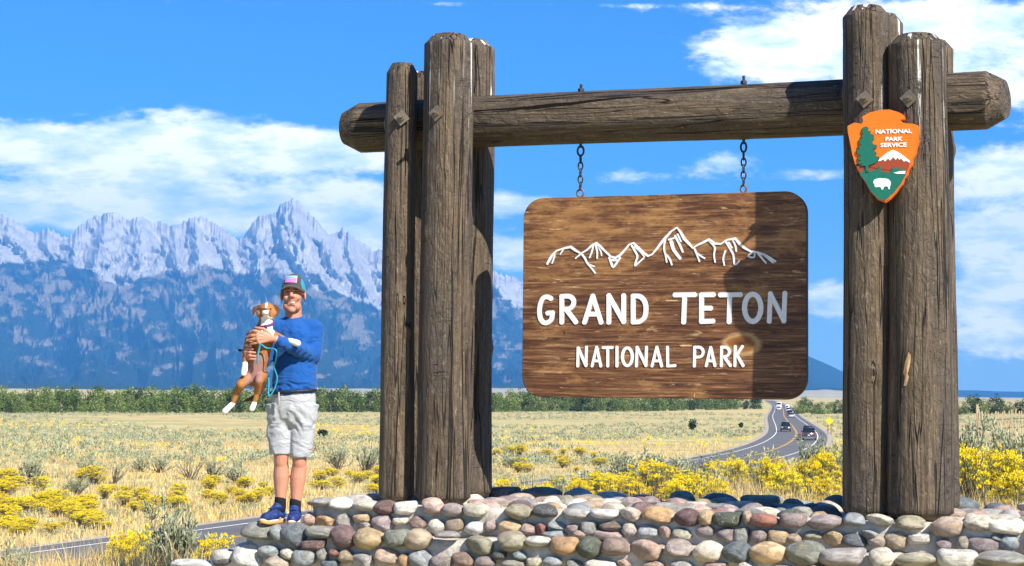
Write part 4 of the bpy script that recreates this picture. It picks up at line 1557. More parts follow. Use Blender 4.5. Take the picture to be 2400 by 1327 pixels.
MAIN = [(208, 472), (222, 446), (234, 425), (262, 396), (292, 386), (320, 378), (345, 373), (372, 393), (405, 412), (440, 392), (468, 366), (495, 352), (520, 372), (550, 402), (580, 430), (606, 438), (632, 424), (660, 395),
        (688, 360), (712, 350), (740, 378), (770, 408), (800, 427), (824, 416), (850, 385), (876, 350), (905, 315), (935, 282), (968, 260), (988, 284), (1010, 325), (1040, 355), (1062, 380), (1090, 362), (1125, 346), (1155, 330),
        (1188, 353), (1226, 356), (1262, 332), (1310, 324), (1336, 355), (1366, 380), (1402, 400), (1440, 404), (1482, 420), (1515, 440), (1545, 458)]
BR = [([(250, 405), (248, 432), (236, 468)], 6), ([(305, 385), (294, 400), (284, 416)], 5), ([(405, 414), (390, 426), (374, 440)], 6), ([(412, 418), (428, 440), (442, 468), (466, 496), (488, 526)], 7), ([(446, 474), (484, 488)], 5),
      ([(478, 368), (468, 404), (456, 436)], 6), ([(492, 362), (500, 404), (500, 440)], 6), ([(500, 362), (520, 396), (526, 424)], 5), ([(572, 436), (582, 466), (594, 492), (618, 462), (634, 438)], 8), ([(590, 450), (616, 452)], 8),
      ([(704, 366), (722, 398), (736, 428), (728, 458), (722, 484), (748, 462), (772, 440)], 7), ([(720, 372), (752, 400), (778, 432)], 6), ([(900, 330), (892, 380), (902, 424), (908, 462)], 6), ([(906, 420), (926, 444), (938, 478)], 6),
      ([(935, 345), (946, 384), (964, 412), (986, 440)], 12), ([(958, 310), (984, 360), (1002, 402)], 8), ([(972, 300), (992, 340)], 6), ([(922, 330), (950, 322)], 7), ([(1072, 386), (1086, 420), (1100, 458)], 6), ([(1088, 412), (1110, 428), (1130, 440)], 6),
      ([(1160, 340), (1190, 376), (1186, 420), (1192, 462)], 6), ([(1256, 344), (1280, 384), (1300, 424), (1306, 478), (1334, 456)], 7), ([(1252, 398), (1240, 440), (1246, 480)], 6), ([(1296, 334), (1310, 364), (1316, 398)], 6),
      ([(1272, 348), (1290, 378)], 6), ([(1412, 404), (1386, 428), (1420, 434), (1424, 412)], 6), ([(1442, 408), (1466, 438), (1490, 466)], 7), ([(1474, 418), (1506, 444), (1532, 466)], 6)]
m = MB()
w0 = [7.5 + 2.0 * math.sin(i * 1.3) for i in range(len(MAIN))]
stroke(m, [bpt(*p) for p in MAIN], [w * CROP for w in w0], -.0449)
for pts, w in BR:
    ds = dens(pts, k=3)
    stroke(m, [bpt(*p) for p in ds], [w * CROP * (1.0 - .25 * i / len(ds)) for i in range(len(ds))], -.0449)
m.build('mountain_outline', MT['sign_white'], board)
# pale chips where the stain has flaked off
for (cx, cy, w, h) in ((935, 688, 40, 5), (1020, 952, 42, 7), (1070, 1243, 3, 13), (308, 876, 4, 12)):
    m = MB()
    pp = [bpt(cx + w * math.cos(t) * random.uniform(.8, 1.1), cy + h * math.sin(t) * random.uniform(.7, 1.1)) for t in np.linspace(0, 2 * np.pi, 12, endpoint=False)]
    m.prism(list(reversed(pp)), -.0468, -.044)
    m.build('chip', MT['cut'] if cx != 308 else MT['board_edge'], board)

# ------------------------------------------------------------------ the arrowhead emblem
EB = -.600
def ept(cx, cy):
    a, c = gpx(1960 + cx / 2.764, cy / 2.764, EB)
    return a - EA, c - EC
EA, EC = 0, 0
EA, EC = gpx(1960 + 305 / 2.764, 1010 / 2.764, EB)
emb = empty('arrowhead_emblem', gate(EA, EB, EC))
emb.rotation_euler = (0, 0, math.atan2(-PSI_Y, PSI_X))
tag(emb, 'orange arrowhead emblem with green tree, mountain and white bison bolted to the right posts', 'emblem sign')
OUT = [(290, 716), (345, 713), (395, 727), (425, 742), (440, 758), (438, 774), (418, 780), (424, 795), (455, 803), (500, 806), (528, 816), (532, 840), (528, 880), (530, 920), (518, 960), (512, 1000), (492, 1030), (487, 1070), (466, 1098),
       (460, 1130), (436, 1160), (428, 1190), (404, 1218), (384, 1248), (352, 1284), (318, 1308), (270, 1290), (225, 1242), (190, 1180), (156, 1130), (126, 1070), (106, 1000), (91, 920), (78, 860), (76, 820), (120, 798), (166, 806), (178, 790), (170, 760), (222, 732)]
o_ = [ept(*p) for p in OUT]
m = MB()
m.prism(list(reversed(o_)), -.022, .028)
m.build('arrowhead_plate', MT['orange'], emb)
rim = MB()
cxo = (sum(p[0] for p in o_) / len(o_), sum(p[1] for p in o_) / len(o_))
rp = [(cxo[0] + (x - cxo[0]) * 1.018 + .004, cxo[1] + (z - cxo[1]) * 1.012 - .003) for x, z in o_]
rim.prism(list(reversed(rp)), -.012, .034)
rim.build('plate_rim', MT['arrow_rim'], emb)


def inlay(name, pts, lvl, mat, parent=emb):
    m = MB()
    pp = [ept(*p) for p in pts]
    m.prism(list(reversed(pp)), -.022 - .0022 * lvl, -.0215)
    return m.build(name, mat, parent)


inlay('mountain', [(126, 1068), (128, 1078), (160, 1076), (200, 1072), (262, 1056), (300, 1020), (334, 994), (372, 976), (410, 994), (450, 1020), (482, 1052), (480, 1066), (458, 1126), (440, 1130), (300, 1128), (160, 1130)], 1, MT['brown'])
inlay('snow_cap', [(270, 1048), (296, 1022), (330, 994), (370, 974), (408, 992), (446, 1018), (480, 1048), (476, 1058), (452, 1044), (442, 1052), (420, 1030), (412, 1040), (398, 1024), (388, 1040), (372, 1022), (350, 1044), (338, 1030), (318, 1050), (308, 1036), (290, 1046)], 2, MT['white'])
inlay('meadow', [(156, 1130), (186, 1100), (232, 1118), (250, 1096), (262, 1112), (284, 1074), (300, 1118), (356, 1120), (366, 1086), (376, 1100), (388, 1084), (398, 1102), (410, 1086), (420, 1104), (434, 1094), (452, 1108), (454, 1134), (424, 1190), (380, 1248), (318, 1304), (270, 1286), (226, 1240), (192, 1180)], 3, MT['green'])
inlay('snow_field', [(372, 1124), (420, 1112), (452, 1112), (448, 1130), (400, 1130)], 4, MT['white'])
TREE = [(196, 1118), (194, 1078), (160, 1080), (176, 1064), (146, 1068), (142, 1054), (166, 1044), (142, 1038), (146, 1022), (168, 1016), (140, 1000), (134, 982), (152, 970), (146, 952), (168, 944), (154, 932), (152, 912), (174, 900), (168, 884), (180, 868),
        (168, 858), (176, 836), (200, 828), (212, 840), (206, 856), (226, 858), (222, 874), (242, 880), (246, 912), (232, 922), (238, 938), (262, 946), (260, 966), (238, 968), (250, 984), (262, 996), (252, 1010), (274, 1018), (276, 1036), (256, 1058), (236, 1068), (212, 1076), (212, 1118)]
inlay('tree_outline', [(202 + (x - 202) * 1.07, 970 + (y - 970) * 1.03) for x, y in TREE], 3.4, MT['outline'])
inlay('tree', TREE, 5, MT['green'])
BIS = [(244, 1180), (250, 1168), (264, 1162), (284, 1158), (300, 1160), (320, 1160), (340, 1164), (354, 1178), (356, 1200), (350, 1212), (350, 1228), (342, 1230), (338, 1214), (326, 1210), (312, 1214), (306, 1232), (298, 1232), (290, 1216), (274, 1214), (262, 1218), (250, 1208), (252, 1196), (244, 1192)]
inlay('bison', BIS, 4, MT['white'])


def text_obj(txt, name, cx, cy, size, offs, parent, y, mat, basis):
    cu_ = bpy.data.curves.new(name, 'FONT')
    cu_.body = txt
    cu_.align_x = 'CENTER'
    cu_.align_y = 'CENTER'
    cu_.size = size
    cu_.offset = offs
    cu_.extrude = .0015
    cu_.resolution_u = 3
    o = bpy.data.objects.new('tmp', cu_)
    C.objects.link(o)
    dg = bpy.context.evaluated_depsgraph_get()
    me = bpy.data.meshes.new_from_object(o.evaluated_get(dg))
    bpy.data.objects.remove(o)
    me.name = name
    me.materials.clear()
    me.materials.append(mat)
    ob = link(name, me, parent)
    x, z = basis(cx, cy)
    ob.rotation_euler = (R(90), 0, 0)
    ob.location = (x, y, z)
    return ob


for txt, cx, cy, sz in (('NATIONAL', 373, 856, .0355), ('PARK', 374, 905, .0340), ('SERVICE', 373, 944, .0355)):
    t_ = text_obj(txt, 'lettering', cx, cy, sz * 1.10, .0011, emb, -.0245, MT['white'], ept)
    t_.scale = (1.22, 1.0, 1.0)
    t_.rotation_euler = (R(90), R(1.0), 0)

# ------------------------------------------------------------------ the man
MS = 12.5 / FPX                                      # metres per photograph pixel where he stands
MT['skin'] = mat_skin()
MT['shirt'] = mat_cloth('blue_jersey', (.007, .070, .265), 13.0, .018)
MT['shorts'] = mat_cloth('pale_grey_cotton', (.335, .34, .355), 15.0, .014, .06)
MT['sock'] = plain('black_sock', (.015, .015, .017), .9, .1, var=.3)
MT['shoe'] = plain('navy_mesh_shoe', (.009, .022, .09), .7, .3, var=.5, scale=90, bump=.002)
MT['shoe_trim'] = plain('bright_blue_shoe_trim', (.018, .045, .22), .6, .3)
MT['sole'] = plain('gum_sole', (.62, .30, .11), .6, .3, var=.15)
MT['midsole'] = plain('pale_midsole', (.72, .62, .50), .6, .3)
MT['cap_dark'] = mat_cloth('charcoal_cap_twill', (.055, .05, .05), 40, .002)
MT['cap_teal'] = mat_cloth('teal_cap_mesh', (.01, .22, .32), 60, .002)
MT['hair'] = plain('short_brown_hair', (.055, .032, .02), .8, .2, var=.4, scale=120, bump=.002)
MT['stubble'] = plain('stubbled_skin', (.40, .18, .115), .6, .3, var=.35, scale=120)
MT['lip'] = plain('lip', (.36, .10, .08), .45, .4)
MT['teeth'] = plain('teeth', (.60, .57, .51), .3, .5, var=.03)
MT['eye_dark'] = plain('eye_dark', (.012, .009, .008), .25, .5)
MT['eye_white'] = plain('eye_white', (.62, .58, .54), .3, .5)
MT['strap'] = plain('dark_strap', (.012, .014, .022), .6, .3)

man = empty('person', at(680, 1229, 12.5))
man.rotation_euler = (0, 0, 0)
tag(man, 'man in blue long sleeved shirt and pale shorts, standing on the stones holding a dog', 'person')
MZ0 = 1229


def mp(px, py, y=0.0):
    return Vector(((px - 680) * MS, y, (MZ0 - py) * MS))


def recolour(me, fn):
    c = centres(me)
    me.polygons.foreach_set('material_index', fn(c).astype(np.int32))


# body: one continuous surface
b = MB()
hx, hz = 677, 691
b.ell(mp(hx, 681, .012), (.075, .094, .094))                                        # skull
b.ell(mp(hx, 702, -.022), (.066, .074, .090))                                       # face
b.cap(mp(hx - 10, 722, -.045), .036, mp(hx + 10, 722, -.045), .036)                 # jaw
b.ell(mp(hx, 731, -.068), (.030, .024, .022))                                       # chin
b.cap(mp(hx - 13, 702, -.072), .021, mp(hx - 9, 707, -.075), .017)                  # cheeks
b.cap(mp(hx + 13, 702, -.072), .021, mp(hx + 9, 707, -.075), .017)
b.cap(mp(hx + .5, 685, -.084), .0095, mp(hx + .5, 698, -.112), .0135)               # nose
b.ell(mp(hx - 4.6, 700, -.094), (.0105, .013, .009))
b.ell(mp(hx + 5.6, 700, -.094), (.0105, .013, .009))
b.cap(mp(hx - 16, 682, -.072), .011, mp(hx - 5, 683, -.086), .009)                  # brow
b.cap(mp(hx + 16, 682, -.072), .011, mp(hx + 6, 683, -.086), .009)
b.ell(mp(hx, 677, -.050), (.055, .04, .035))
b.cap(mp(hx - 7, 708.5, -.084), .0075, mp(hx + 8, 708.5, -.084), .0075)             # upper lip
b.cap(mp(hx - 6, 718, -.080), .0095, mp(hx + 7, 718, -.080), .0095)             # lower lip
for sx in (-1, 1):                                                                  # ears
    b.ell(mp(hx + sx * 26.5, 697, .015), (.012, .026, .036), Matrix.Rotation(sx * .35, 3, 'Z'))
b.cap(mp(hx, 722, .02), .062, mp(hx + 2, 757, .02), .062)                          # neck
b.cap(mp(650, 777, .02), .062, mp(716, 776, .02), .062)                             # shoulders
b.cap(mp(664, 762, .02), .052, mp(694, 762, .02), .052)
b.cap(mp(684, 800, .012), .125, mp(684, 900, .01), .125, sq=((0, 1, 0), .72))        # trunk
b.cap(mp(684, 905, .01), .125, mp(682, 955, .01), .115, sq=((0, 1, 0), .78))
# his left arm (right in the photograph), forearm folded over the dog
b.cap(mp(724, 782, .01), .054, mp(727, 838, -.03), .044)
b.cap(mp(727, 838, -.03), .048, mp(652, 802, -.305), .031)
# the other arm goes behind the dog
b.cap(mp(632, 776, .01), .062, mp(611, 846, -.01), .048)
b.cap(mp(611, 846, -.01), .046, mp(577, 834, -.19), .031)
# thighs and calves
for (hp, kn, an, dy) in (((659, 950), (656, 1072), (657, 1176), 0.0), ((704, 950), (699, 1074), (692, 1180), 0.0)):
    b.cap(mp(*hp, .0), .074, mp(*kn, .0), .056)
    b.cap(mp(kn[0], kn[1] - 14, -.012), .053, mp(kn[0], kn[1] + 14, -.004), .050)
    b.cap(mp(kn[0] + .5, kn[1] + 12, .006), .051, mp((kn[0] + an[0]) / 2, (kn[1] + an[1]) / 2 - 6, .012), .0590)
    b.cap(mp((kn[0] + an[0]) / 2, (kn[1] + an[1]) / 2 - 6, .012), .0590, mp(an[0], an[1], .0), .036)
    b.cap(mp(an[0], an[1], .0), .036, mp(an[0], 1200, .0), .029)
    b.cap(mp(an[0] - 2, 1208, -.005), .024, mp(an[0] - 3, 1214, -.035), .020)


def hand(mb, wrist, knk, tips, th, r=.0098):
    """Palm and five fingers: knk and tips are the knuckles and finger tips, th the thumb's chain."""
    W_ = Vector(wrist)
    for i, k in enumerate(knk):
        mb.cap(W_ + (Vector(k) - W_) * .12, .019, k, .0125)
    for i in range(len(knk) - 1):
        mb.cap(knk[i], .0125, knk[i + 1], .0125)
    for k, chain in zip(knk, tips):
        pts = [Vector(k)] + [Vector(p) for p in chain]
        for i in range(len(pts) - 1):
            mb.cap(pts[i], r * (1.08 - .12 * i), pts[i + 1], r * (1.0 - .14 * i), seg=10)
    pts = [Vector(p) for p in th]
    for i in range(len(pts) - 1):
        mb.cap(pts[i], .014 - .002 * i, pts[i + 1], .0115 - .0015 * i, seg=10)


Kn = [mp(615, 786, -.366), mp(612.5, 794, -.372), mp(613, 802, -.372), mp(616, 810, -.364)]
Tp = [[mp(604, 783, -.362), mp(595, 786, -.345)], [mp(600, 794, -.368), mp(587, 797.5, -.338)],
      [mp(600, 803, -.368), mp(587, 806, -.340)], [mp(606, 812, -.362), mp(596, 814.5, -.345)]]
hand(b, mp(648, 800, -.315), Kn, Tp, [mp(638, 790, -.330), mp(626, 779, -.345), mp(615, 777, -.350), mp(607, 776, -.345)])
Kn2 = [mp(583, 826, -.29), mp(584, 833, -.305), mp(585, 840, -.305), mp(587, 847, -.295)]
Tp2 = [[mp(590, 824, -.318), mp(601, 825, -.335)], [mp(594, 832, -.338), mp(607, 833, -.338)], [mp(595, 840, -.336), mp(608, 841, -.335)], [mp(596, 847, -.325), mp(606, 848, -.328)]]
hand(b, mp(577, 834, -.19), Kn2, Tp2, [mp(578, 828, -.23), mp(582, 820, -.27), mp(591, 817, -.31), mp(598, 818, -.325)])
body_me = remesh(b, .0042, 3, .45)
body_me.name = 'body'
body_me.materials.append(MT['skin'])
body_me.materials.append(MT['stubble'])


def skin_fn(c):
    x, y, z = c[:, 0] - mp(hx, 0).x, c[:, 1], c[:, 2]
    zj = mp(0, 709).z
    st = (z < zj + .012 * np.sin(x * 300)) & (z > mp(0, 742).z) & (y < .01) & ((np.abs(x) > .030) | (z < mp(0, 719).z))
    return st.astype(int)


recolour(body_me, skin_fn)
link('body', body_me, man)
# face details
for sx in (-1, 1):
    m = MB()
    m.ell(mp(hx + sx * 10.2, 688.5, -.0815), (.0120, .006, .0036), Matrix.Rotation(sx * -.12, 3, 'Y'))
    e = m.build('eye', MT['eye_dark'], man, True)
    m = MB()
    m.cap(mp(hx + sx * 16, 683.5, -.0835), .0028, mp(hx + sx * 5.5, 682.8, -.0955), .0038)
    m.build('eyebrow', MT['hair'], man, True)
m = MB()
pts = [mp(hx + 1 + d, 713.6 - (abs(d) ** 2) * .030, -.0895 + abs(d) * .0011) for d in (-9, -6, -3, 0, 3, 6, 9, 10)]
m.tube(pts, [.0008, .0026, .0038, .0043, .0043, .0038, .0026, .0008], 8)
m.build('smile', MT['teeth'], man, True)
for (yy_, rr) in ((710.6, .0022), (716.8, .0030)):
    m = MB()
    pts = [mp(hx + d, yy_ - (abs(d) ** 2) * .03 * (1 if yy_ < 713 else .75), -.0915 + abs(d) * .0012) for d in (-11, -7, -3, 0, 4, 8, 12)]
    m.tube(pts, [rr * .4, rr, rr * 1.2, rr * 1.2, rr * 1.2, rr, rr * .4], 8)
    m.build('lip', MT['lip'], man, True)
# hair below the cap
m = MB()
m.ell(mp(hx, 680, .022), (.079, .088, .080))
hm_ = remesh(m, .006, 2)
hm_.materials.append(MT['hair'])
vs = coords(hm_)
link('hair', hm_, man)
for v in hm_.vertices:
    if v.co.y < -.02 + .3 * (mp(0, 682).z - v.co.z):
        v.co.y += .05
# cap: crown, mesh back, brim, button and patch
ct_ = mp(hx, 684, .008)
cm2 = MB()
cm2.ell(ct_ + Vector((0, 0, .0)), (.090, .108, .126), seg=20, rings=14)
cme = remesh(cm2, .006, 2)
cme.materials.append(MT['cap_dark'])
cme.materials.append(MT['cap_teal'])
for v in cme.vertices:                                # open, level lower edge
    lim = ct_.z - .012 - (v.co.y - ct_.y) * .42
    if v.co.z < lim:
        v.co.z = lim
        d = Vector((v.co.x - ct_.x, v.co.y - ct_.y))
        v.co.x, v.co.y = ct_.x + d.x * .99, ct_.y + d.y * .99
recolour(cme, lambda c: (((np.abs(c[:, 0] - ct_.x) > .062 - .25 * (c[:, 2] - ct_.z) * 0) & (c[:, 1] > -.055)) | (c[:, 1] > .0)).astype(int))
cap_o = link('cap', cme, man)
br = MB()
vs, fs = [], []
nb = 15
for i in range(nb):
    t = -1 + 2 * i / (nb - 1)
    for k, (rad, dz) in enumerate(((.0, .0), (.5, -.004), (1.0, -.016))):
        x = .088 * t
        yb = -.096 * math.sqrt(max(0, 1 - t * t * .92))
        ext = .056 * math.sqrt(max(0, 1 - t * t)) ** .8
        arch = -.036 * t * t
        for th_ in (0, -.005):
            vs.append(ct_ + Vector((x * (1 + .02 * k), yb * .98 - ext * rad, +.038 + arch + dz + th_)))
for i in range(nb - 1):
    for k in range(2):
        a = i * 6 + k * 2
        c_ = a + 6
        fs += [(a, a + 2, c_ + 2, c_), (a + 1, c_ + 1, c_ + 3, a + 3)]
    a, c_ = i * 6 + 4, i * 6 + 10
    fs.append((a, a + 1, c_ + 1, c_))
br.add(vs, fs)
br.build('brim', MT['cap_dark'], cap_o, True)
# rectangular patch following the crown
def cap_pt(px, py, out=.004):
    p = mp(px, py)
    x, z = (p.x - ct_.x) / .090, (p.z - ct_.z) / .126
    return Vector((p.x, ct_.y - .108 * math.sqrt(max(.02, 1 - x * x - z * z)) - out, p.z))


def patch(name, x0, x1, y0, y1, mat, out, wave=None, n=10):
    vs, fs = [], []
    for i in range(n + 1):
        x = x0 + (x1 - x0) * i / n
        ya = y0 + (wave(i / n) if wave else 0)
        for k in range(5):
            vs.append(cap_pt(x, ya + (y1 - ya) * k / 4, out))
    for i in range(n):
        for k in range(4):
            a = i * 5 + k
            fs.append((a, a + 1, a + 6, a + 5))
    return MB().add(vs, fs).build(name, mat, cap_o, True)


patch('patch_border', 659.5, 688.5, 650, 667.5, plain('patch_border_thread', (.42, .33, .37), .8, .2), .003)
patch('patch', 661, 687, 651.3, 666.5, plain('patch_pale_blue', (.17, .40, .60), .8, .2), .0045)
patch('patch', 661, 687, 653.5, 666.5, plain('patch_teal', (.04, .33, .48), .8, .2), .0055, lambda t: 3.5 * abs(t - .55) - .3)
patch('patch', 661, 687, 656.5, 666.5, plain('patch_pink', (.56, .15, .46), .8, .2), .0065, lambda t: 1.6 * math.sin(t * 5 + .5))
# shirt
s = MB()
s.cap(mp(684, 800, .008), .160, mp(686, 880, .002), .162, sq=((0, 1, 0), .78))
s.cap(mp(686, 870, .0), .164, mp(684, 903, -.002), .165, sq=((0, 1, 0), .80))
s.cap(mp(646, 775, .018), .080, mp(720, 773, .018), .078)
s.cap(mp(664, 763, .02), .060, mp(692, 762, .02), .060)
s.cap(mp(678, 755, .018), .068, mp(680, 775, .012), .10)
s.cap(mp(727, 776, .012), .076, mp(728, 836, -.03), .064)
s.cap(mp(728, 836, -.03), .062, mp(660, 806, -.29), .044)
s.cap(mp(632, 778, .012), .076, mp(612, 846, -.01), .062)
s.cap(mp(612, 846, -.01), .060, mp(584, 836, -.15), .044)
s.cap(mp(684, 905, 0), .162, mp(683, 916, 0), .160, sq=((0, 1, 0), .82))
sme = remesh(s, .0075, 4, .5)
sme.name = 'shirt'
sme.materials.append(MT['shirt'])
P = coords(sme)
# cut the collar and hem level, and fold the cloth
zt = mp(0, 744).z
xc = mp(678, 0).x
neck = zt + np.where(P[:, 1] < 0, -.020, .012) + .3 * np.abs(P[:, 0] - xc)
mask = (P[:, 2] > neck) & (np.abs(P[:, 0] - xc) < .075)
P[mask, 2] = neck[mask]
hem = mp(0, 927).z + .10 * (P[:, 0] - mp(683, 0).x) + .006 * np.sin(P[:, 0] * 40)
m2 = P[:, 2] < hem
P[m2, 2] = hem[m2]
nm = np.zeros(len(sme.vertices) * 3, dtype=np.float32)
sme.vertices.foreach_get('normal', nm)
nm = nm.reshape(-1, 3)
fold = fbm(P[:, 0] * 7 + P[:, 2] * 3.5, P[:, 2] * 6 - P[:, 0] * 6 + P[:, 1] * 3, 3, 70)
# forearm creases run round the sleeve
el, wr = mp(728, 836, -.03), mp(660, 806, -.29)
ax = np.array((wr - el).normalized())
tt = (P - np.array(el)) @ ax
dist_ax = np.linalg.norm((P - np.array(el)) - tt[:, None] * ax, axis=1)
on = sm01((.085 - dist_ax) / .02) * sm01(tt / .05)
cre = np.sin(tt * 95 + 2.5 * P[:, 2] * 20 + 2 * fold) * .0045 * on
band = np.exp(-((P[:, 2] - mp(0, 908).z) / .035) ** 2) * np.sin(P[:, 2] * 150 + P[:, 0] * 30 + fold * 3) * .004
P = P + nm * (fold * .0055 + cre + band)[:, None]
sme.vertices.foreach_set('co', P.astype(np.float32).ravel())
sme.update()
link('shirt', sme, man)
# shorts: waist block and two legs
s = MB()
s.cap(mp(682, 932, .005), .165, mp(681, 958, .008), .170, sq=((0, 1, 0), .80))


def frustum(mb, p0, r0, p1, r1, seg=24, sqy=1.0):
    p0, p1 = Vector(p0), Vector(p1)
    vs = []
    for p, r in ((p0, r0), (p0 * .5 + p1 * .5, (r0 + r1) / 2), (p1, r1)):
        for k in range(seg):
            a = 2 * math.pi * k / seg
            vs.append(p + Vector((r * math.cos(a), r * sqy * math.sin(a), 0)))
    fs = [tuple(range(seg)), tuple(2 * seg + k for k in reversed(range(seg)))]
    for i in range(2):
        for k in range(seg):
            fs.append((i * seg + k, (i + 1) * seg + k, (i + 1) * seg + (k + 1) % seg, i * seg + (k + 1) % seg))
    mb.add(vs, fs)


frustum(s, mp(652, 950, .005), .104, mp(653, 1067, 0), .076)
frustum(s, mp(709, 950, .005), .106, mp(701, 1074, 0), .078)
s.cap(mp(662, 968, 0), .10, mp(700, 968, 0), .10)
s.ell(mp(628, 1010, .0), (.022, .055, .085))
s.ell(mp(727, 1015, .0), (.022, .055, .085))
sme = remesh(s, .007, 3, .5)
sme.name = 'shorts'
sme.materials.append(MT['shorts'])
P = coords(sme)
zt = mp(0, 921).z
P[P[:, 2] > zt, 2] = zt
sme.vertices.foreach_get('normal', nm := np.zeros(len(sme.vertices) * 3, dtype=np.float32))
nm = nm.reshape(-1, 3)
fold = fbm(P[:, 0] * 8, P[:, 2] * 5 + P[:, 0] * 5, 3, 75)
cr = np.sin(P[:, 2] * 62 + np.abs(P[:, 0] - mp(681, 0).x) * 60 + 3 * fold) * .0048 * np.exp(-((P[:, 2] - mp(0, 985).z) / .10) ** 2)
P = P + nm * (fold * .005 + cr)[:, None]
sme.vertices.foreach_set('co', P.astype(np.float32).ravel())
sme.update()
sho = link('shorts', sme, man)
for (x0, y0, x1, y1) in ((710, 1012, 727, 1052), (628, 1008, 642, 1046)):          # cargo pocket flaps
    m = MB()
    cx0 = (x0 + x1) / 2
    yb_ = -.062 if cx0 > 680 else -.060
    m.box(mp(cx0, y0 + 4, yb_), ((x1 - x0) * MS, .010, 9 * MS), Matrix.Rotation(.5 if cx0 > 680 else -.5, 3, 'Z'))
    m.build('pocket_flap', MT['shorts'], sho)
m = MB()
m.tube([mp(654, 922, -.142), mp(655, 938, -.146), mp(655, 955, -.146)], [.006, .006, .004], 6)
m.build('fly_seam', MT['shorts'], sho)
m = MB()
pts = []
for k in range(25):
    a = 2 * math.pi * k / 24
    pts.append(mp(682, 921, 0) + Vector((.163 * math.cos(a), .132 * math.sin(a), .012 * math.cos(a))))
m.tube(pts, .012, 8)
m.build('belt', MT['strap'], man)

# shoes and socks
def shoe(ax_, ay_, toe, heel, name):
    """Trainer from heel to toe; ax_, ay_ ankle pixel."""
    sp_ = empty(name, (0, 0, 0), parent=man)
    up = MB()
    A = Vector(heel)
    Bt = Vector(toe)
    d = (Bt - A)
    L = d.length
    d.normalize()
    sd = Vector((-d.y, d.x, 0)).normalized()
    zt = .018
    up.cap(A + d * .045 + Vector((0, 0, .045 + zt)), .040, A + d * (L * .52) + Vector((0, 0, .042 + zt)), .046)
    up.cap(A + d * (L * .5) + Vector((0, 0, .036 + zt)), .046, A + d * (L - .050) + Vector((0, 0, .026 + zt)), .041)
    up.cap(A + d * .05 + Vector((0, 0, .06 + zt)), .038, mp(ax_, ay_ - 2, .0), .041)
    up.cap(mp(ax_, ay_, .0), .040, A + d * (L * .55) + Vector((0, 0, .055 + zt)), .034)
    me = remesh(up, .005, 3)
    Pz = coords(me)
    lo = A.z + .020
    Pz[Pz[:, 2] < lo, 2] = lo
    me.vertices.foreach_set('co', Pz.astype(np.float32).ravel())
    me.materials.append(MT['shoe'])
    me.materials.append(MT['shoe_trim'])
    recolour(me, lambda c: ((pn(c[:, 0] * 40, c[:, 2] * 45 + c[:, 1] * 30, 3) > .28)).astype(int))
    u = link('upper', me, sp_)
    so = MB()
    n = 28
    ring = []
    for k in range(n):
        t = 2 * math.pi * k / n
        f_ = math.cos(t)
        w = .046 if f_ > 0 else .038
        w *= 1 - .10 * math.exp(-((f_ + .1) / .3) ** 2)
        ring.append((A + d * (L / 2 + f_ * (L / 2 + .004)) + sd * (math.copysign(abs(math.sin(t)) ** .8, math.sin(t)) * w), f_))
    vs = []
    for hgt, sc in ((0.0, .97), (.014, 1.02), (.027, 1.0), (.032, .93)):
        for p, f_ in ring:
            c0 = A + d * (L / 2)
            vs.append(c0 + (p - c0) * sc + Vector((0, 0, hgt + (.012 * max(0, f_ - .7) / .3))))
    fs = [tuple(range(n - 1, -1, -1)), tuple(3 * n + k for k in range(n))]
    mi = [0, 1]
    for i in range(3):
        for k in range(n):
            fs.append((i * n + k, i * n + (k + 1) % n, (i + 1) * n + (k + 1) % n, (i + 1) * n + k))
            mi.append(0 if i < 2 else 1)
    so.add(vs, fs)
    so.m = mi
    so.build('sole', [MT['sole'], MT['midsole']], sp_, True)
    la = MB()
    top, bot = mp(ax_, ay_ + 7, -.045), A + d * (L * .60) + Vector((0, 0, .085 + zt))
    for i in range(5):
        c = top + (bot - top) * (i / 4) + Vector((0, -.004, .006))
        w = .030 - .002 * i
        la.tube([c - sd * w, c + Vector((0, -.004, .007)), c + sd * w], .0042, 6)
    la.build('laces', MT['shoe_trim'], sp_)
    sk = MB()
    sk.cap(mp(ax_ + 1, ay_ - 12, .0), .0425, mp(ax_ + 1, ay_ + 8, .0), .043)
    sk.build('sock', MT['sock'], sp_, True)


shoe(655, 1184, mp(620, 1227, -.165) , mp(664, 1226, .055), 'shoe')
shoe(690, 1188, mp(689, 1230, -.175), mp(694, 1227, .075), 'shoe')

# dark pouch strap and buckle standing out on his far side
m = MB()
m.box(mp(566, 827, -.05), (.075, .03, .018), Matrix.Rotation(.15, 3, 'Y'))
m.ell(mp(568, 837, -.06), (.020, .022, .022))
m.tube([mp(570, 842, -.05), mp(572, 858, -.05), mp(590, 868, -.06), mp(615, 872, -.08)], [.016, .016, .014, .012], 8)
m.build('pouch_strap', MT['strap'], man, True)

# ------------------------------------------------------------------ the dog
MT['fur_tan'] = mat_fur('rust_tan_fur', (.17, .060, .015), (.42, .185, .055))
MT['fur_dark'] = mat_fur('dark_brown_fur', (.045, .020, .012), (.13, .058, .03))
MT['fur_white'] = mat_fur('white_fur', (.66, .60, .55), (.82, .78, .74))
MT['fur_belly'] = mat_fur('thin_pinkish_belly_fur', (.20, .10, .085), (.34, .18, .15))
MT['nose'] = plain('dog_nose', (.15, .055, .05), .4, .4)
MT['collar'] = plain('purple_collar', (.16, .03, .14), .6, .3)
MT['leash'] = plain('teal_leash_webbing', (.02, .30, .42), .6, .3, var=.3, scale=150)
dog = empty('dog', at(612, 930, 12.28))
tag(dog, 'small brown and white dog held upright against the man, belly facing out', 'dog')
DO = Vector(at(612, 930, 12.28)) - Vector(at(680, 1229, 12.5))


def dp(px, py, y):
    return mp(px, py, y) - DO


d = MB()
prims = []


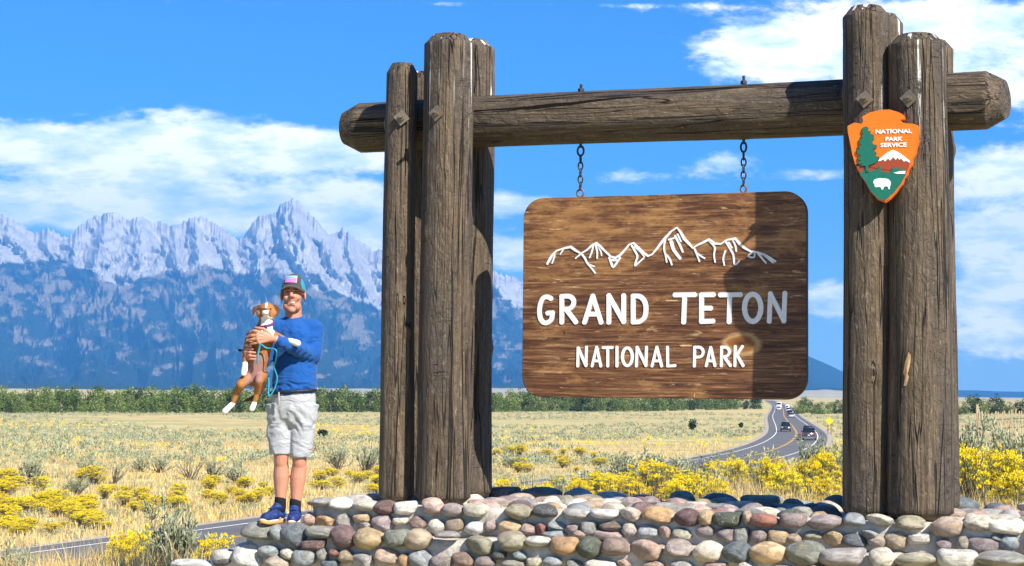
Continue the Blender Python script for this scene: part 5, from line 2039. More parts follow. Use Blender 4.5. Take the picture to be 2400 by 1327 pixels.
def dc(p0, r0, p1, r1, m=0, sq=None):
    d.cap(p0, r0, p1, r1, sq=sq)
    prims.append((np.array(p0), r0, np.array(p1), r1, m))


dc(dp(616, 796, -.215), .088, dp(606, 850, -.215), .080)                              # rib cage
dc(dp(606, 850, -.215), .078, dp(600, 888, -.200), .072)                              # loin and pelvis
dc(dp(620, 785, -.225), .070, dp(625, 762, -.235), .052)                              # neck
dc(dp(626, 741, -.225), .060, dp(627, 735, -.240), .058, sq=((1, 0, 0), 1.04))        # skull
dc(dp(627.5, 741, -.27), .040, dp(628.5, 740, -.335), .026)                           # muzzle
dc(dp(628, 748, -.27), .030, dp(628.5, 748, -.318), .018)                             # lower jaw
dc(dp(612, 742, -.252), .028, dp(616, 748, -.26), .026)                               # cheeks
dc(dp(642, 742, -.252), .028, dp(638, 748, -.26), .026)
# ears fold down
dc(dp(609, 727, -.215), .018, dp(599, 731, -.225), .017, 1, sq=((0, 1, 0), .5))
dc(dp(599, 731, -.225), .017, dp(596, 744, -.235), .009, 1, sq=((0, 1, 0), .5))
dc(dp(645, 726, -.215), .018, dp(652, 731, -.225), .016, 1, sq=((0, 1, 0), .5))
dc(dp(652, 731, -.225), .016, dp(650, 745, -.24), .009, 1, sq=((0, 1, 0), .5))
# front legs: one hangs, one lies over his forearm
dc(dp(594, 795, -.235), .044, dp(586, 828, -.27), .034)
dc(dp(586, 828, -.27), .030, dp(583, 853, -.295), .022)
dc(dp(583, 853, -.295), .021, dp(582, 872, -.305), .022, 2)
dc(dp(582, 872, -.305), .024, dp(581, 881, -.325), .019, 2)
dc(dp(638, 792, -.235), .042, dp(662, 800, -.22), .028)
dc(dp(662, 800, -.22), .026, dp(681, 805, -.245), .021, 0)
dc(dp(683, 805, -.248), .022, dp(700, 810, -.262), .025, 2)
# hind legs
dc(dp(590, 886, -.215), .050, dp(574, 906, -.315), .034)
dc(dp(574, 908, -.315), .031, dp(563, 926, -.275), .026)
dc(dp(563, 926, -.275), .023, dp(555, 950, -.275), .017)
dc(dp(555, 950, -.275), .019, dp(539, 967, -.305), .022, 2)
dc(dp(616, 884, -.215), .046, dp(616, 898, -.315), .031)
dc(dp(616, 900, -.315), .028, dp(610, 924, -.265), .024)
dc(dp(610, 924, -.265), .022, dp(604, 948, -.265), .016)
dc(dp(604, 948, -.265), .019, dp(600, 961, -.292), .020, 2)
# tail
dc(dp(622, 898, -.16), .022, dp(608, 928, -.15), .019, 1)
dc(dp(608, 928, -.15), .019, dp(592, 938, -.16), .016, 1)
dc(dp(592, 938, -.16), .016, dp(577, 943, -.17), .007, 1)
dme = remesh(d, .0048, 3, .45)
dme.name = 'body'
for k in ('fur_tan', 'fur_dark', 'fur_white', 'fur_belly'):
    dme.materials.append(MT[k])


def dog_fn(c):
    n = len(c)
    best = np.full(n, 1e9)
    mat = np.zeros(n, dtype=int)
    for (p0, r0, p1, r1, m_) in prims:
        ax_ = p1 - p0
        L2 = ax_ @ ax_
        t = np.clip((c - p0) @ ax_ / L2, 0, 1)
        dd = np.linalg.norm(c - p0 - t[:, None] * ax_, axis=1) - (r0 + (r1 - r0) * t)
        sel = dd < best
        best[sel] = dd[sel]
        mat[sel] = m_
    px = (c[:, 0] + DO.x) / MS + 680
    py = MZ0 - (c[:, 2] + DO.z) / MS
    y = c[:, 1] + DO.y
    nz = pn(px * .11, py * .09, 5) * 4
    trunk = (py > 770) & (py < 905) & (px > 575) & (px < 648) & (mat == 0)
    mat = np.where(trunk & (np.abs(px + nz * .8 - (614 - (py - 800) * .12)) < 17) & (y < -.235) & (py > 838), 3, mat)
    mat = np.where((px < 600 + nz - (py - 780) * .06) & (py > 764) & (py < 850) & (y > -.275) & (mat == 0), 1, mat)
    chest = (py > 752) & (py < 800 + nz) & (np.abs(px - 632) < 15 + nz * .6 - (py - 765) * .05) & (y < -.225)
    mat = np.where(chest & (mat != 1), 2, mat)
    muzzle = (y < -.285) & (np.abs(px - 628.3) < 7.5) & (py > 736) & (py < 758)
    blaze = (np.abs(px - 627.5) < 2.3 + nz * .2) & (py < 735) & (y < -.235)
    throat = (py > 751) & (py < 772) & (np.abs(px - 629) < 13) & (y < -.225)
    mat = np.where(muzzle | blaze | throat, 2, mat)
    leg = (mat == 0) & (py > 890) & (np.abs(nz) > 2.4) & (y > -.28)
    mat = np.where(leg, 1, mat)
    return mat


recolour(dme, dog_fn)
link('body', dme, dog)
for sx in (-1, 1):
    m = MB()
    m.ell(dp(627.5 + sx * 10.2, 732, -.2865), (.0088, .006, .0050), Matrix.Rotation(sx * .25, 3, 'Y'))
    m.build('eye', MT['eye_dark'], dog, True)
m = MB()
m.ell(dp(628.5, 733.5, -.352), (.0145, .011, .0115))
m.build('nose', MT['nose'], dog, True)
m = MB()
m.tube([dp(619.5, 748, -.325), dp(624, 746.5, -.345), dp(628.5, 745, -.352), dp(633, 746.5, -.345), dp(637.5, 748, -.325)], .0022, 6)
m.build('mouth', MT['eye_dark'], dog, True)
m = MB()
pts = []
for k in range(21):
    a = math.pi * 2 * k / 20
    pts.append(dp(625, 766, -.233) + Vector((.057 * math.cos(a), .056 * math.sin(a), .010 * math.cos(a) + .018 * math.sin(a))))
m.tube(pts, .0085, 8)
m.build('collar', MT['collar'], dog, True)
m = MB()
m.tube([dp(628, 771, -.292), dp(628.5, 777, -.300)], [.009, .011], 10)
m.build('name_tag', MT['iron'], dog, True)

# ------------------------------------------------------------------ the leash
lz = empty('leash', at(617, 815, 12.16))
tag(lz, 'teal dog leash looping down from the hand over the shirt', 'leash')
LO = Vector(at(617, 815, 12.16)) - Vector(at(680, 1229, 12.5))


def lp(px, py, y):
    return mp(px, py, y) - LO


for nm_, pts, r in (('strap', [(619, 812, -.365), (617, 822, -.352), (614, 836, -.345), (613, 850, -.335), (611, 858, -.325)], .0070),
                    ('strap', [(619, 812, -.360), (632, 822, -.330), (650, 824, -.36), (657, 830, -.375), (653, 848, -.30), (646, 864, -.235), (650, 880, -.205), (652, 892, -.195), (648, 908, -.185), (642, 922, -.180), (635, 931, -.178), (632, 928, -.178), (632, 905, -.172), (631, 885, -.172)], .0054)):
    m = MB()
    m.tube([Vector(p) for p in dens([tuple(lp(*p)) for p in pts], k=5)], r, 8)
    m.build(nm_, MT['leash'], lz, True)

# ------------------------------------------------------------------ plants
MT['sage_leaf'] = mat_tinted('sagebrush_leaf', (.17, .20, .115), (.60, .61, .38), extra=(.34, .355, .215), trans=.15)
MT['sage_stem'] = plain('sagebrush_stem', (.13, .105, .085), .9, .1, var=.4)
MT['bloom'] = mat_tinted('yellow_bloom', (.62, .40, .012), (.95, .80, .05), extra=(.86, .64, .015), trans=.15)
MT['rabbit_leaf'] = mat_tinted('rabbitbrush_leaf', (.10, .13, .035), (.34, .36, .12), trans=.2)
MT['straw'] = mat_tinted('dry_straw', (.36, .22, .07), (.82, .68, .37), extra=(.62, .455, .19), trans=.25)
MT['tree_leaf'] = mat_tinted('cottonwood_leaf', (.032, .06, .02), (.42, .47, .14), extra=(.13, .19, .055), trans=.25)
MT['dark_leaf'] = mat_tinted('juniper_leaf', (.012, .028, .010), (.055, .085, .03))
MT['bark'] = plain('grey_bark', (.24, .21, .17), .9, .1, var=.35)


def place_word(px):
    for lim_, w_ in ((545, 'left of the man and dog'), (745, 'behind the man'), (900, 'between the man and the left posts'), (1155, 'behind the left posts'), (1230, 'between the left posts and the board'), (1980, 'below the board')):
        if px < lim_:
            return w_
    return 'right of the right posts'


def leaf_mesh(name, P, DIR, NRM, Ln, Wd, tint, mat, diamond=True):
    """Many single leaves: P base points, DIR along, NRM facing."""
    P, DIR, NRM = (np.asarray(a, dtype=float) for a in (P, DIR, NRM))
    DIR /= np.linalg.norm(DIR, axis=1)[:, None] + 1e-9
    SIDE = np.cross(DIR, NRM)
    SIDE /= np.linalg.norm(SIDE, axis=1)[:, None] + 1e-9
    Ln, Wd = np.asarray(Ln)[:, None], np.asarray(Wd)[:, None]
    n = len(P)
    V = np.empty((n, 4, 3))
    V[:, 0] = P
    V[:, 1] = P + DIR * Ln * .55 + SIDE * Wd
    V[:, 2] = P + DIR * Ln
    V[:, 3] = P + DIR * Ln * .55 - SIDE * Wd
    F = np.arange(n * 4).reshape(n, 4)
    return big_mesh(name, V.reshape(-1, 3), F, mat, cols={'tint': np.repeat(tint, 4)})


def unit(v):
    return v / (np.linalg.norm(v, axis=-1, keepdims=True) + 1e-9)


def sage_proto(seed, n_br=26, tufts=9, per=9, bare=0.0):
    """Sagebrush about 1 m high: crooked stems fanning out, silvery upright leaf tufts."""
    r = np.random.default_rng(seed)
    st = MB()
    P, Dr, T = [], [], []
    for i in range(n_br):
        a = r.uniform(0, 2 * np.pi)
        lean = r.uniform(.08, 1.05) ** .8
        L = r.uniform(.62, 1.05) * (1 - .22 * lean)
        d = np.array([math.cos(a) * math.sin(lean), math.sin(a) * math.sin(lean), math.cos(lean)])
        p = np.array([math.cos(a), math.sin(a), 0]) * r.uniform(.0, .07)
        pts = [p]
        for k in range(4):
            d = unit(d + r.normal(0, .22, 3) + np.array([0, 0, .18]))
            p = p + d * L / 4
            pts.append(p)
        st.tube(pts, [.022 - .0045 * k for k in range(5)], 4, caps=False)
        if r.random() < bare:
            continue
        tone = r.uniform(.25, .85)
        for k in range(tufts):
            t = r.uniform(.42, 1.0)
            j = min(3, int(t * 4))
            f = t * 4 - j
            q = pts[j] * (1 - f) + pts[min(j + 1, 4)] * f
            td = unit(d * .6 + r.normal(0, .42, 3) + np.array([0, 0, .55]))
            tl_ = r.uniform(.10, .22)
            for m_ in range(per):
                s_ = r.uniform(0, 1)
                P.append(q + td * tl_ * s_)
                Dr.append(td + r.normal(0, .42, 3))
                T.append(np.clip(tone + .35 * (s_ - .5) + r.normal(0, .12), 0, 1))
    n = len(P)
    P = np.array(P)
    nr = r.normal(0, 1, (n, 3))
    me = leaf_mesh('foliage', P, np.array(Dr), nr, r.uniform(.05, .10, n), r.uniform(.008, .014, n), np.array(T), MT['sage_leaf'])
    return me, st.mesh('stems', MT['sage_stem'])


def rabbit_proto(seed, heads=150, per=34, dome=.55):
    """Rabbitbrush about 1 m high: dense thin stems, a dome of yellow bloom clusters."""
    r = np.random.default_rng(seed)
    st = MB()
    P, Dr, T, LP, LD, LT = [], [], [], [], [], []
    lob = [(r.uniform(0, 2 * np.pi), r.uniform(.15, .62), r.uniform(.72, 1.0)) for _ in range(6)]
    for i in range(heads):
        la, lr, lh = lob[i % 6]
        c = np.array([math.cos(la) * lr * .62, math.sin(la) * lr * .62, 0])
        v = unit(np.array([*r.normal(0, .7, 2), max(-.25, r.normal(.5, .5))]))
        q = c + v * np.array([.36, .36, .46]) * r.uniform(.80, 1.05) + np.array([0, 0, .48 * lh])
        base = np.array([c[0] * .15, c[1] * .15, 0]) + np.append(r.normal(0, .05, 2), 0)
        mid = base * .45 + q * .55 + np.append(r.normal(0, .03, 2), -.05)
        st.tube([base, mid, q], [.006, .005, .003], 3, caps=False)
        for k in range(10):
            t = r.uniform(.4, .97)
            LP.append(mid * (1 - t) + q * t if t > .5 else base * (1 - t) + mid * t)
            LD.append(unit(q - base) + r.normal(0, .5, 3))
            LT.append(np.clip(r.normal(.45, .2), 0, 1))
        if r.random() < .10:
            continue
        tone = np.clip(r.normal(.58, .22), 0, 1)
        hr = r.uniform(.042, .075)
        for k in range(per):
            o = r.normal(0, 1, 3)
            o = o / np.linalg.norm(o) * hr * r.uniform(.2, 1) * np.array([1.2, 1.2, .55])
            P.append(q + o)
            Dr.append(o / hr + np.array([0, 0, .9]) + r.normal(0, .3, 3))
            T.append(np.clip(tone + r.normal(0, .14), 0, 1))
    n = len(P)
    fl = leaf_mesh('blooms', np.array(P), np.array(Dr), r.normal(0, 1, (n, 3)), r.uniform(.014, .026, n), r.uniform(.008, .013, n), np.array(T), MT['bloom'])
    m_ = len(LP)
    lf = leaf_mesh('foliage', np.array(LP), np.array(LD), r.normal(0, 1, (m_, 3)), r.uniform(.05, .09, m_), r.uniform(.004, .007, m_), np.array(LT), MT['rabbit_leaf'])
    return fl, lf, st.mesh('stems', MT['sage_stem'])


SAGE = [sage_proto(s) for s in (1, 2, 3, 4)] + [sage_proto(5, 18, 5, 7, .35), sage_proto(6, 14, 3, 6, .55)]
RABB = [rabbit_proto(s) for s in (11, 12, 13, 14)]
FARS = [sage_proto(s, 12, 5, 5) for s in (21, 22, 23)]
FARR = [rabbit_proto(s, 34, 12) for s in (31, 32, 33)]
PLANTS = []                                          # (x, y, r) already used


def plant(kind, x, y, h, w, label, group=None, proto=None, far=False, z=None):
    z = ground_z(x, y) - .03 if z is None else z
    rz = random.uniform(0, 6.28)
    sage = kind == 'sagebrush'
    o = empty(kind, (x, y, z), rz)
    tag(o, label, 'sagebrush' if sage else 'yellow shrub', group)
    lib = (FARS if far else SAGE) if sage else (FARR if far else RABB)
    pr = lib[(proto if proto is not None else random.randrange(len(lib) if far or not sage else 4)) % len(lib)]
    for nm_, me in zip(('foliage', 'stems') if sage else ('blooms', 'foliage', 'stems'), pr):
        tag(link(nm_, me, o), kind='stuff' if nm_ != 'stems' else None)
    sh, sw = h / (1.0 if sage else 1.0), w / (1.25 if sage else 1.35)
    o.scale = (sw, sw, sh)
    PLANTS.append((x, y, w * .5))
    return o


def near_plant(kind, px, Y, py_top, wpx, label, proto=None, group=None):
    p = at(px, py_top, Y)
    gz = ground_z(p.x, Y)
    h = max(.35, p.z - gz + .03)
    wpx = max(wpx * 1.15, h * FPX / Y * .85)
    return plant(kind, p.x, Y, h, max(.4, wpx * Y / FPX), label, group, proto)


RB, SG = 'rabbitbrush', 'sagebrush'
NEAR = [
    (SG, 400, 20.5, 1150, 135, 'pale sagebrush in front of the road at lower left, beside yellow blooms', 0),
    (RB, 338, 21.0, 1215, 62, 'yellow bush tucked against the left side of the pale sagebrush by the road', 1),
    (RB, 300, 19.0, 1236, 56, 'small yellow bush nearest the camera at lower left', 2),
    (SG, 4, 16.4, 1262, 46, 'sagebrush cut by the left edge of the photograph', 1),
    (SG, 54, 16.3, 1284, 50, 'low sagebrush sprig in the bottom left corner below the road', 2),
    (RB, 520, 20.0, 1234, 50, 'little yellow bush in the grass just left of the lowest stones', 3),
    (SG, 438, 21.0, 1206, 60, 'low sagebrush shoot right of the pale sagebrush by the road', 3),
    (RB, 1190, 21.5, 1112, 90, 'yellow bush beside the left post bundle behind the stone wall', 0),
    (SG, 1245, 23.0, 1096, 80, 'thin sagebrush behind the yellow bush near the left posts', 4),
    (RB, 1275, 20.5, 1122, 100, 'yellow bush under the lower left corner of the hanging board', 1),
    (SG, 1310, 22.5, 1108, 80, 'grey sagebrush between two yellow bushes under the left of the board', 2),
    (RB, 1365, 20.5, 1116, 88, 'round yellow bush under the board, second from the left posts', 2),
    (SG, 1470, 26.0, 1052, 150, 'large silvery sagebrush rising under the middle of the board', 0),
    (SG, 1545, 27.0, 1048, 130, 'tall silvery sagebrush under the word park', 3),
    (RB, 1450, 21.5, 1098, 130, 'yellow bush in front of the large silvery sagebrush', 3),
    (SG, 1600, 27.5, 1062, 110, 'silvery sagebrush behind the bright yellow bush under the word park', 0),
    (SG, 1652, 26.5, 1066, 90, 'slim pale sagebrush by the road edge right of the word park', 1),
    (RB, 1405, 23.5, 1096, 110, 'yellow bush behind the round one under the left half of the board', 1),
    (RB, 1690, 25.5, 1070, 100, 'yellow bush hiding the near road edge, left of the orange tipped one', 0),
    (SG, 1390, 25.5, 1086, 100, 'grey sagebrush behind yellow bushes under the left half of the board', 3),
    (RB, 1330, 24.5, 1106, 100, 'yellow bush hiding the near road edge under the left of the board', 3),
    (RB, 1535, 22.5, 1066, 160, 'big yellow bush under the middle of the board', 0),
    (RB, 1610, 21.0, 1092, 130, 'bright yellow bush left of the brown stalks', 1),
    (RB, 1575, 19.5, 1116, 100, 'low yellow bush nearest the wall under the middle of the board', 2),
    (RB, 1668, 20.0, 1108, 100, 'yellow bush leaning into the tall grass right of centre', 3),
    (SG, 1690, 22.0, 1082, 110, 'dark stemmed sagebrush among yellow bushes below the road bend', 4),
    (SG, 1745, 24.0, 1062, 100, 'pale upright sagebrush just below the road edge', 1),
    (RB, 1722, 23.5, 1058, 78, 'orange tipped yellow bush touching the road edge', 1),
    (SG, 1790, 24.5, 1052, 110, 'sagebrush below the yellow centre line of the road', 2),
    (RB, 1805, 22.0, 1062, 130, 'broad yellow bush below the road bend', 2),
    (RB, 1842, 20.5, 1082, 110, 'yellow bush in front of the broad yellow bush below the bend', 3),
    (SG, 1862, 21.0, 1086, 100, 'bare stemmed sagebrush between yellow bushes at right', 5),
    (SG, 1912, 26.0, 1012, 130, 'tall pale sagebrush in front of the black pickup', 0),
    (RB, 1948, 22.0, 1042, 110, 'deep yellow bush against the right post bundle', 0),
    (RB, 1900, 21.5, 1060, 90, 'yellow bush left of the deep yellow one by the right posts', 1),
    (SG, 1975, 27.0, 1038, 80, 'sagebrush half hidden behind the right post bundle', 1),
    (RB, 1935, 19.6, 1108, 80, 'low yellow bush at the foot of the right posts', 2),
    (SG, 2272, 24.0, 956, 130, 'big silvery sagebrush right of the right posts', 0),
    (SG, 2365, 25.0, 978, 120, 'silvery sagebrush in front of the slat fence at the right edge', 3),
    (RB, 2285, 20.0, 1026, 165, 'large golden bush right of the right posts', 0),
    (RB, 2345, 21.5, 1030, 90, 'golden bush between two larger ones at the right edge', 1),
    (RB, 2398, 20.0, 1034, 120, 'golden bush cut by the right edge of the photograph', 3),
    (RB, 2372, 18.4, 1092, 110, 'low yellow bush in front at the right edge', 2),
    (SG, 2420, 23.0, 990, 90, 'sagebrush at the far right edge behind the golden bush', 2),
]
for k_, px, Y, pt, wpx, lb, pr in NEAR:
    near_plant(k_, px, Y, pt, wpx, lb, pr)


def floor_at(px, py):
    """Where the pixel's ray meets the valley floor."""
    d = ray(px, py)
    t = -ZC / d.z
    return d.x * t, d.y * t


MID = [
    (SG, 72, 1138, 58, 80, 'grey sagebrush across the road near the left edge, third row', 0), (SG, 268, 1134, 52, 66, 'dark twisted sagebrush standing alone across the road', 4),
    (SG, 205, 1112, 34, 60, 'low grey sagebrush left of the dark twisted one', 1), (SG, 312, 1168, 48, 34, 'dead looking bare bush across the road', 5),
    (SG, 445, 1124, 54, 84, 'wide grey sagebrush with dark stems across the road', 4), (SG, 500, 1126, 42, 60, 'sagebrush just right of the wide grey one', 2),
    (SG, 556, 1132, 52, 62, 'upright sagebrush left of the man beyond the road', 3), (SG, 375, 1108, 36, 60, 'pale sagebrush behind the wide grey one', 0),
    (SG, 330, 1106, 30, 46, 'small pale sagebrush right of the dark twisted one', 1), (SG, 178, 1162, 36, 70, 'low grey brush below the dark twisted sagebrush', 1),
    (SG, 792, 1100, 46, 66, 'grey sagebrush between the man and the left posts', 0), (SG, 858, 1106, 52, 76, 'larger grey sagebrush touching the left posts', 3),
    (RB, 28, 1150, 36, 80, 'yellow bush at the left edge across the road', 0), (RB, 60, 1196, 34, 70, 'yellow bush close to the road at far left', 1),
    (RB, 122, 1188, 42, 84, 'yellow bush beside the road, second from the left edge', 2), (RB, 24, 1222, 40, 70, 'yellow bush at the road verge by the left edge', 3),
    (RB, 160, 1210, 38, 70, 'yellow bush at the road verge, second from the left edge', 0), (RB, 208, 1196, 40, 70, 'yellow bush right of the second verge bush', 1),
    (RB, 246, 1170, 34, 54, 'yellow bush below the dark twisted sagebrush', 2), (RB, 300, 1188, 40, 70, 'yellow bush below the dead looking bare bush', 3),
    (RB, 40, 1256, 22, 60, 'orange yellow bush on the verge beside the asphalt at left', 0), (RB, 505, 1176, 26, 60, 'yellow bush beyond the road left of the man', 1),
    (RB, 600, 1178, 28, 60, 'yellow bush directly beside the man beyond the road', 2), (RB, 555, 1168, 24, 50, 'pale yellow bush left of the man beyond the road', 3),
    (RB, 754, 1148, 24, 66, 'yellow green bush right of the man beyond the road', 1), (RB, 842, 1132, 26, 50, 'yellow bush in front of the larger grey sagebrush', 2),
    (RB, 884, 1134, 24, 44, 'yellow bush touching the left posts beyond the road', 0), (RB, 1212, 1088, 18, 70, 'flat yellow bush beyond the road right of the left posts', 1),
    (RB, 1310, 1082, 16, 60, 'flat yellow bush beyond the road under the board', 2), (SG, 1200, 1096, 24, 70, 'grey sagebrush beyond the road right of the left posts', 0),
]
for k_, px, py, hp_, wpx, lb, pr in MID:
    x, y = floor_at(px, py)
    if road_dist([x], [y])[0] < ROAD_W / 2 + 1.6:
        y += 6
    s_ = y / FPX
    plant(k_, x, y, hp_ * s_ * (1.3 if k_ == SG else 1.1), wpx * s_ * 1.15, lb, None, pr)
def yellow_mass(n, x0, x1, y0, y1, wlo, whi, label, group, seed):
    r = random.Random(seed)
    k = 0
    t_ = 0
    while k < n and t_ < 900:
        t_ += 1
        px, py = r.uniform(x0, x1), r.uniform(y0, y1)
        x, y = floor_at(px, py)
        if road_dist([x], [y])[0] < ROAD_W / 2 + 1.2:
            continue
        s_ = y / FPX
        w = r.uniform(wlo, whi) * s_
        plant(RB, x, y, w * r.uniform(.42, .62), w, label, group)
        k += 1


yellow_mass(46, -10, 250, 1130, 1262, 46, 88, 'yellow bush massed with others beside the road at far left', 'yellow bushes massed left of the road', 1)
yellow_mass(16, 250, 430, 1155, 1205, 36, 70, 'yellow bush in the loose drift left of the man, beyond the road', 'yellow bushes left of the man', 2)
yellow_mass(12, 440, 640, 1140, 1192, 36, 66, 'yellow bush in the grass close beside the man, beyond the road', 'yellow bushes beside the man', 3)
yellow_mass(10, 740, 900, 1110, 1165, 34, 60, 'yellow bush between the man and the left posts, beyond the road', 'yellow bushes between man and posts', 4)
yellow_mass(12, 1160, 1420, 1060, 1110, 30, 56, 'yellow bush on the plain seen under the left half of the board', 'yellow bushes under the board', 5)
# single dark shrubs out on the plain
MT['dark_shrub'] = MT['dark_leaf']
def dark_shrub(px, py, h, w, label, seed):
    x, y = floor_at(px, py)
    r = np.random.default_rng(seed)
    n = 420
    c = r.normal(0, 1, (n, 3))
    c = unit(c) * (r.random((n, 1)) ** .4) * np.array([w / 2, w / 2, h / 2]) + np.array([0, 0, h * .55])
    o = empty('juniper_shrub', (x, y, ground_z(x, y)))
    tag(o, label, 'shrub')
    me = leaf_mesh('foliage', c, r.normal(0, 1, (n, 3)) + np.array([0, 0, .8]), r.normal(0, 1, (n, 3)), r.uniform(.2, .4, n), r.uniform(.08, .14, n), r.random(n), MT['dark_leaf'])
    tag(link('foliage', me, o), kind='stuff')
    m = MB()
    m.tube([(0, 0, -.1), (.05, 0, h * .6)], [.09, .04], 6)
    m.build('trunk', MT['bark'], o)


dark_shrub(1623, 1010, 2.2, 1.5, 'dark green upright shrub alone on the plain left of the road', 1)
dark_shrub(1737, 1003, .9, .9, 'small black shrub on the plain close to the road', 2)
dark_shrub(756, 1027, 1.2, 1.4, 'small dark shrub on the plain right of the man', 3)

# ---- counted shrubs scattered over the plain (the nearest ones), then the rest as one cover
def free(x, y, r):
    if road_dist([x], [y])[0] < ROAD_W / 2 + r + .8:
        return False
    return all((x - a) ** 2 + (y - b) ** 2 > (r * .6 + c * .6) ** 2 for a, b, c in PLANTS[-400:])


cnt = {SG: 0, RB: 0}
tries = 0
while (cnt[SG] < 130 or cnt[RB] < 120) and tries < 6000:
    tries += 1
    y = 70 + 120 * random.random() ** 1.3
    x = random.uniform(-.315, .315) * y
    if float(pn(x * .05, y * .05, 3)) < -.12:
        continue
    k_ = SG if random.random() < .52 else RB
    if k_ == RB and (y > 150 and random.random() < .7):
        continue
    if cnt[k_] >= (130 if k_ == SG else 120):
        continue
    h = random.uniform(.30, .75) if k_ == SG else random.uniform(.3, .7)
    if not free(x, y, h):
        continue
    plant(k_, x, y, h, h * random.uniform(1.3, 1.9), ('low grey sagebrush' if k_ == SG else 'low yellow bush') + (' just over the road, ' if y < 115 else ' far out on the plain, ' if y > 155 else ' midway out on the plain, ') + place_word(1200 + FPX * x / y),
          'low sagebrush across the plain' if k_ == SG else 'low yellow bushes across the plain', far=True)
    cnt[k_] += 1


def scatter(n, y0, y1, pw, umax=.33, clear=1.2, umin=None):
    r = np.random.default_rng(n)
    u = r.random(n)
    y = (y0 ** (1 - pw) + u * (y1 ** (1 - pw) - y0 ** (1 - pw))) ** (1 / (1 - pw)) if pw != 1 else y0 * (y1 / y0) ** u
    x = r.uniform(-umax if umin is None else umin, umax, n) * y
    k = road_dist(x, y) > ROAD_W / 2 + clear
    return x[k], y[k]


def mounds(name, n, y0, y1, pw, hs, per, mat, tone, seed, clump=.0, fine=1.0):
    """Low brush over the plain, joined: each mound is a handful of leaf sprays."""
    x, y = scatter(n, y0, y1, pw)
    k = pn(x * .022, y * .014, seed) + .5 * pn(x * .09, y * .06, seed + 1) > clump
    x, y = x[k], y[k]
    r = np.random.default_rng(seed)
    m = len(x)
    z = terrain(x, y)
    h = r.uniform(*hs, m)
    X = np.repeat(x, per)
    Yv = np.repeat(y, per)
    Z = np.repeat(z, per)
    H = np.repeat(h, per)
    o = unit(r.normal(0, 1, (m * per, 3)) + np.array([0, 0, .5])) * (r.random((m * per, 1)) ** .5)
    o[:, 2] = np.abs(o[:, 2])
    P = np.stack([X, Yv, Z], 1) + o * np.stack([H * .85, H * .85, H * .7], 1)
    T = np.clip(np.repeat(r.uniform(*tone, m), per) + r.normal(0, .12, m * per), 0, 1)
    me = leaf_mesh(name, P, o + np.array([0, 0, .7]) + r.normal(0, .3, o.shape), r.normal(0, 1, o.shape), H * fine * r.uniform(.35, .6, m * per), H * fine * r.uniform(.09, .16, m * per), T, mat)
    tag(link(name, me), kind='stuff')


mounds('sagebrush_cover', 2300, 78, 170, .9, (.30, .62), 80, MT['sage_leaf'], (.10, .65), 51, -.02, .42)
mounds('sagebrush_cover', 11000, 165, 600, .6, (.35, .80), 16, MT['sage_leaf'], (.15, .7), 51, -.05)
mounds('yellow_bloom_cover', 1300, 78, 170, 1.0, (.18, .42), 60, MT['bloom'], (.15, .75), 57, .12, .36)
mounds('yellow_bloom_cover', 2600, 165, 360, 1.1, (.25, .50), 14, MT['bloom'], (.2, .75), 57, .14)

# ---- dry grass
def grass(name, x, y, per, hgt, wid, lean, tone, seed, spread):
    r = np.random.default_rng(seed)
    n = len(x)
    X, Yv = np.repeat(x, per) + r.normal(0, spread, n * per), np.repeat(y, per) + r.normal(0, spread, n * per)
    Z = terrain(X, Yv) - .02
    m = n * per
    h = r.uniform(*hgt, m) * np.repeat(r.uniform(.7, 1.15, n), per)
    a = r.uniform(0, 2 * np.pi, m)
    ln = r.uniform(*lean, m)
    dx, dy = np.cos(a) * ln, np.sin(a) * ln
    w = r.uniform(*wid, m)
    sa = r.uniform(0, 2 * np.pi, m)
    sx, sy = np.cos(sa) * w, np.sin(sa) * w
    V = np.empty((m, 5, 3))
    V[:, 0] = np.stack([X - sx, Yv - sy, Z], 1)
    V[:, 1] = np.stack([X + sx, Yv + sy, Z], 1)
    V[:, 2] = np.stack([X + dx * .35 * h + sx * .75, Yv + dy * .35 * h + sy * .75, Z + h * .6], 1)
    V[:, 3] = np.stack([X + dx * .35 * h - sx * .75, Yv + dy * .35 * h - sy * .75, Z + h * .6], 1)
    V[:, 4] = np.stack([X + dx * h, Yv + dy * h, Z + h * np.sqrt(np.maximum(.2, 1 - ln ** 2 * .6))], 1)
    b = np.arange(m)[:, None] * 5
    F = np.concatenate([b + np.array([[0, 1, 2]]), b + np.array([[0, 2, 3]]), b + np.array([[3, 2, 4]])], 0)
    T = np.clip(np.repeat(r.normal((tone[0] + tone[1]) / 2, (tone[1] - tone[0]) / 3, n), per) + r.normal(0, .13, m), 0, 1)
    tag(link(name, big_mesh(name, V.reshape(-1, 3), F, MT['straw'], cols={'tint': np.repeat(T, 5)})), kind='stuff')


def off_plinth(x, y):
    dx, dy = x - GO.x, y - GO.y
    a = dx * GX.x + dy * GX.y
    b = dx * GY.x + dy * GY.y
    return ~((a > -2.0) & (b > -1.2) & (b < .74))


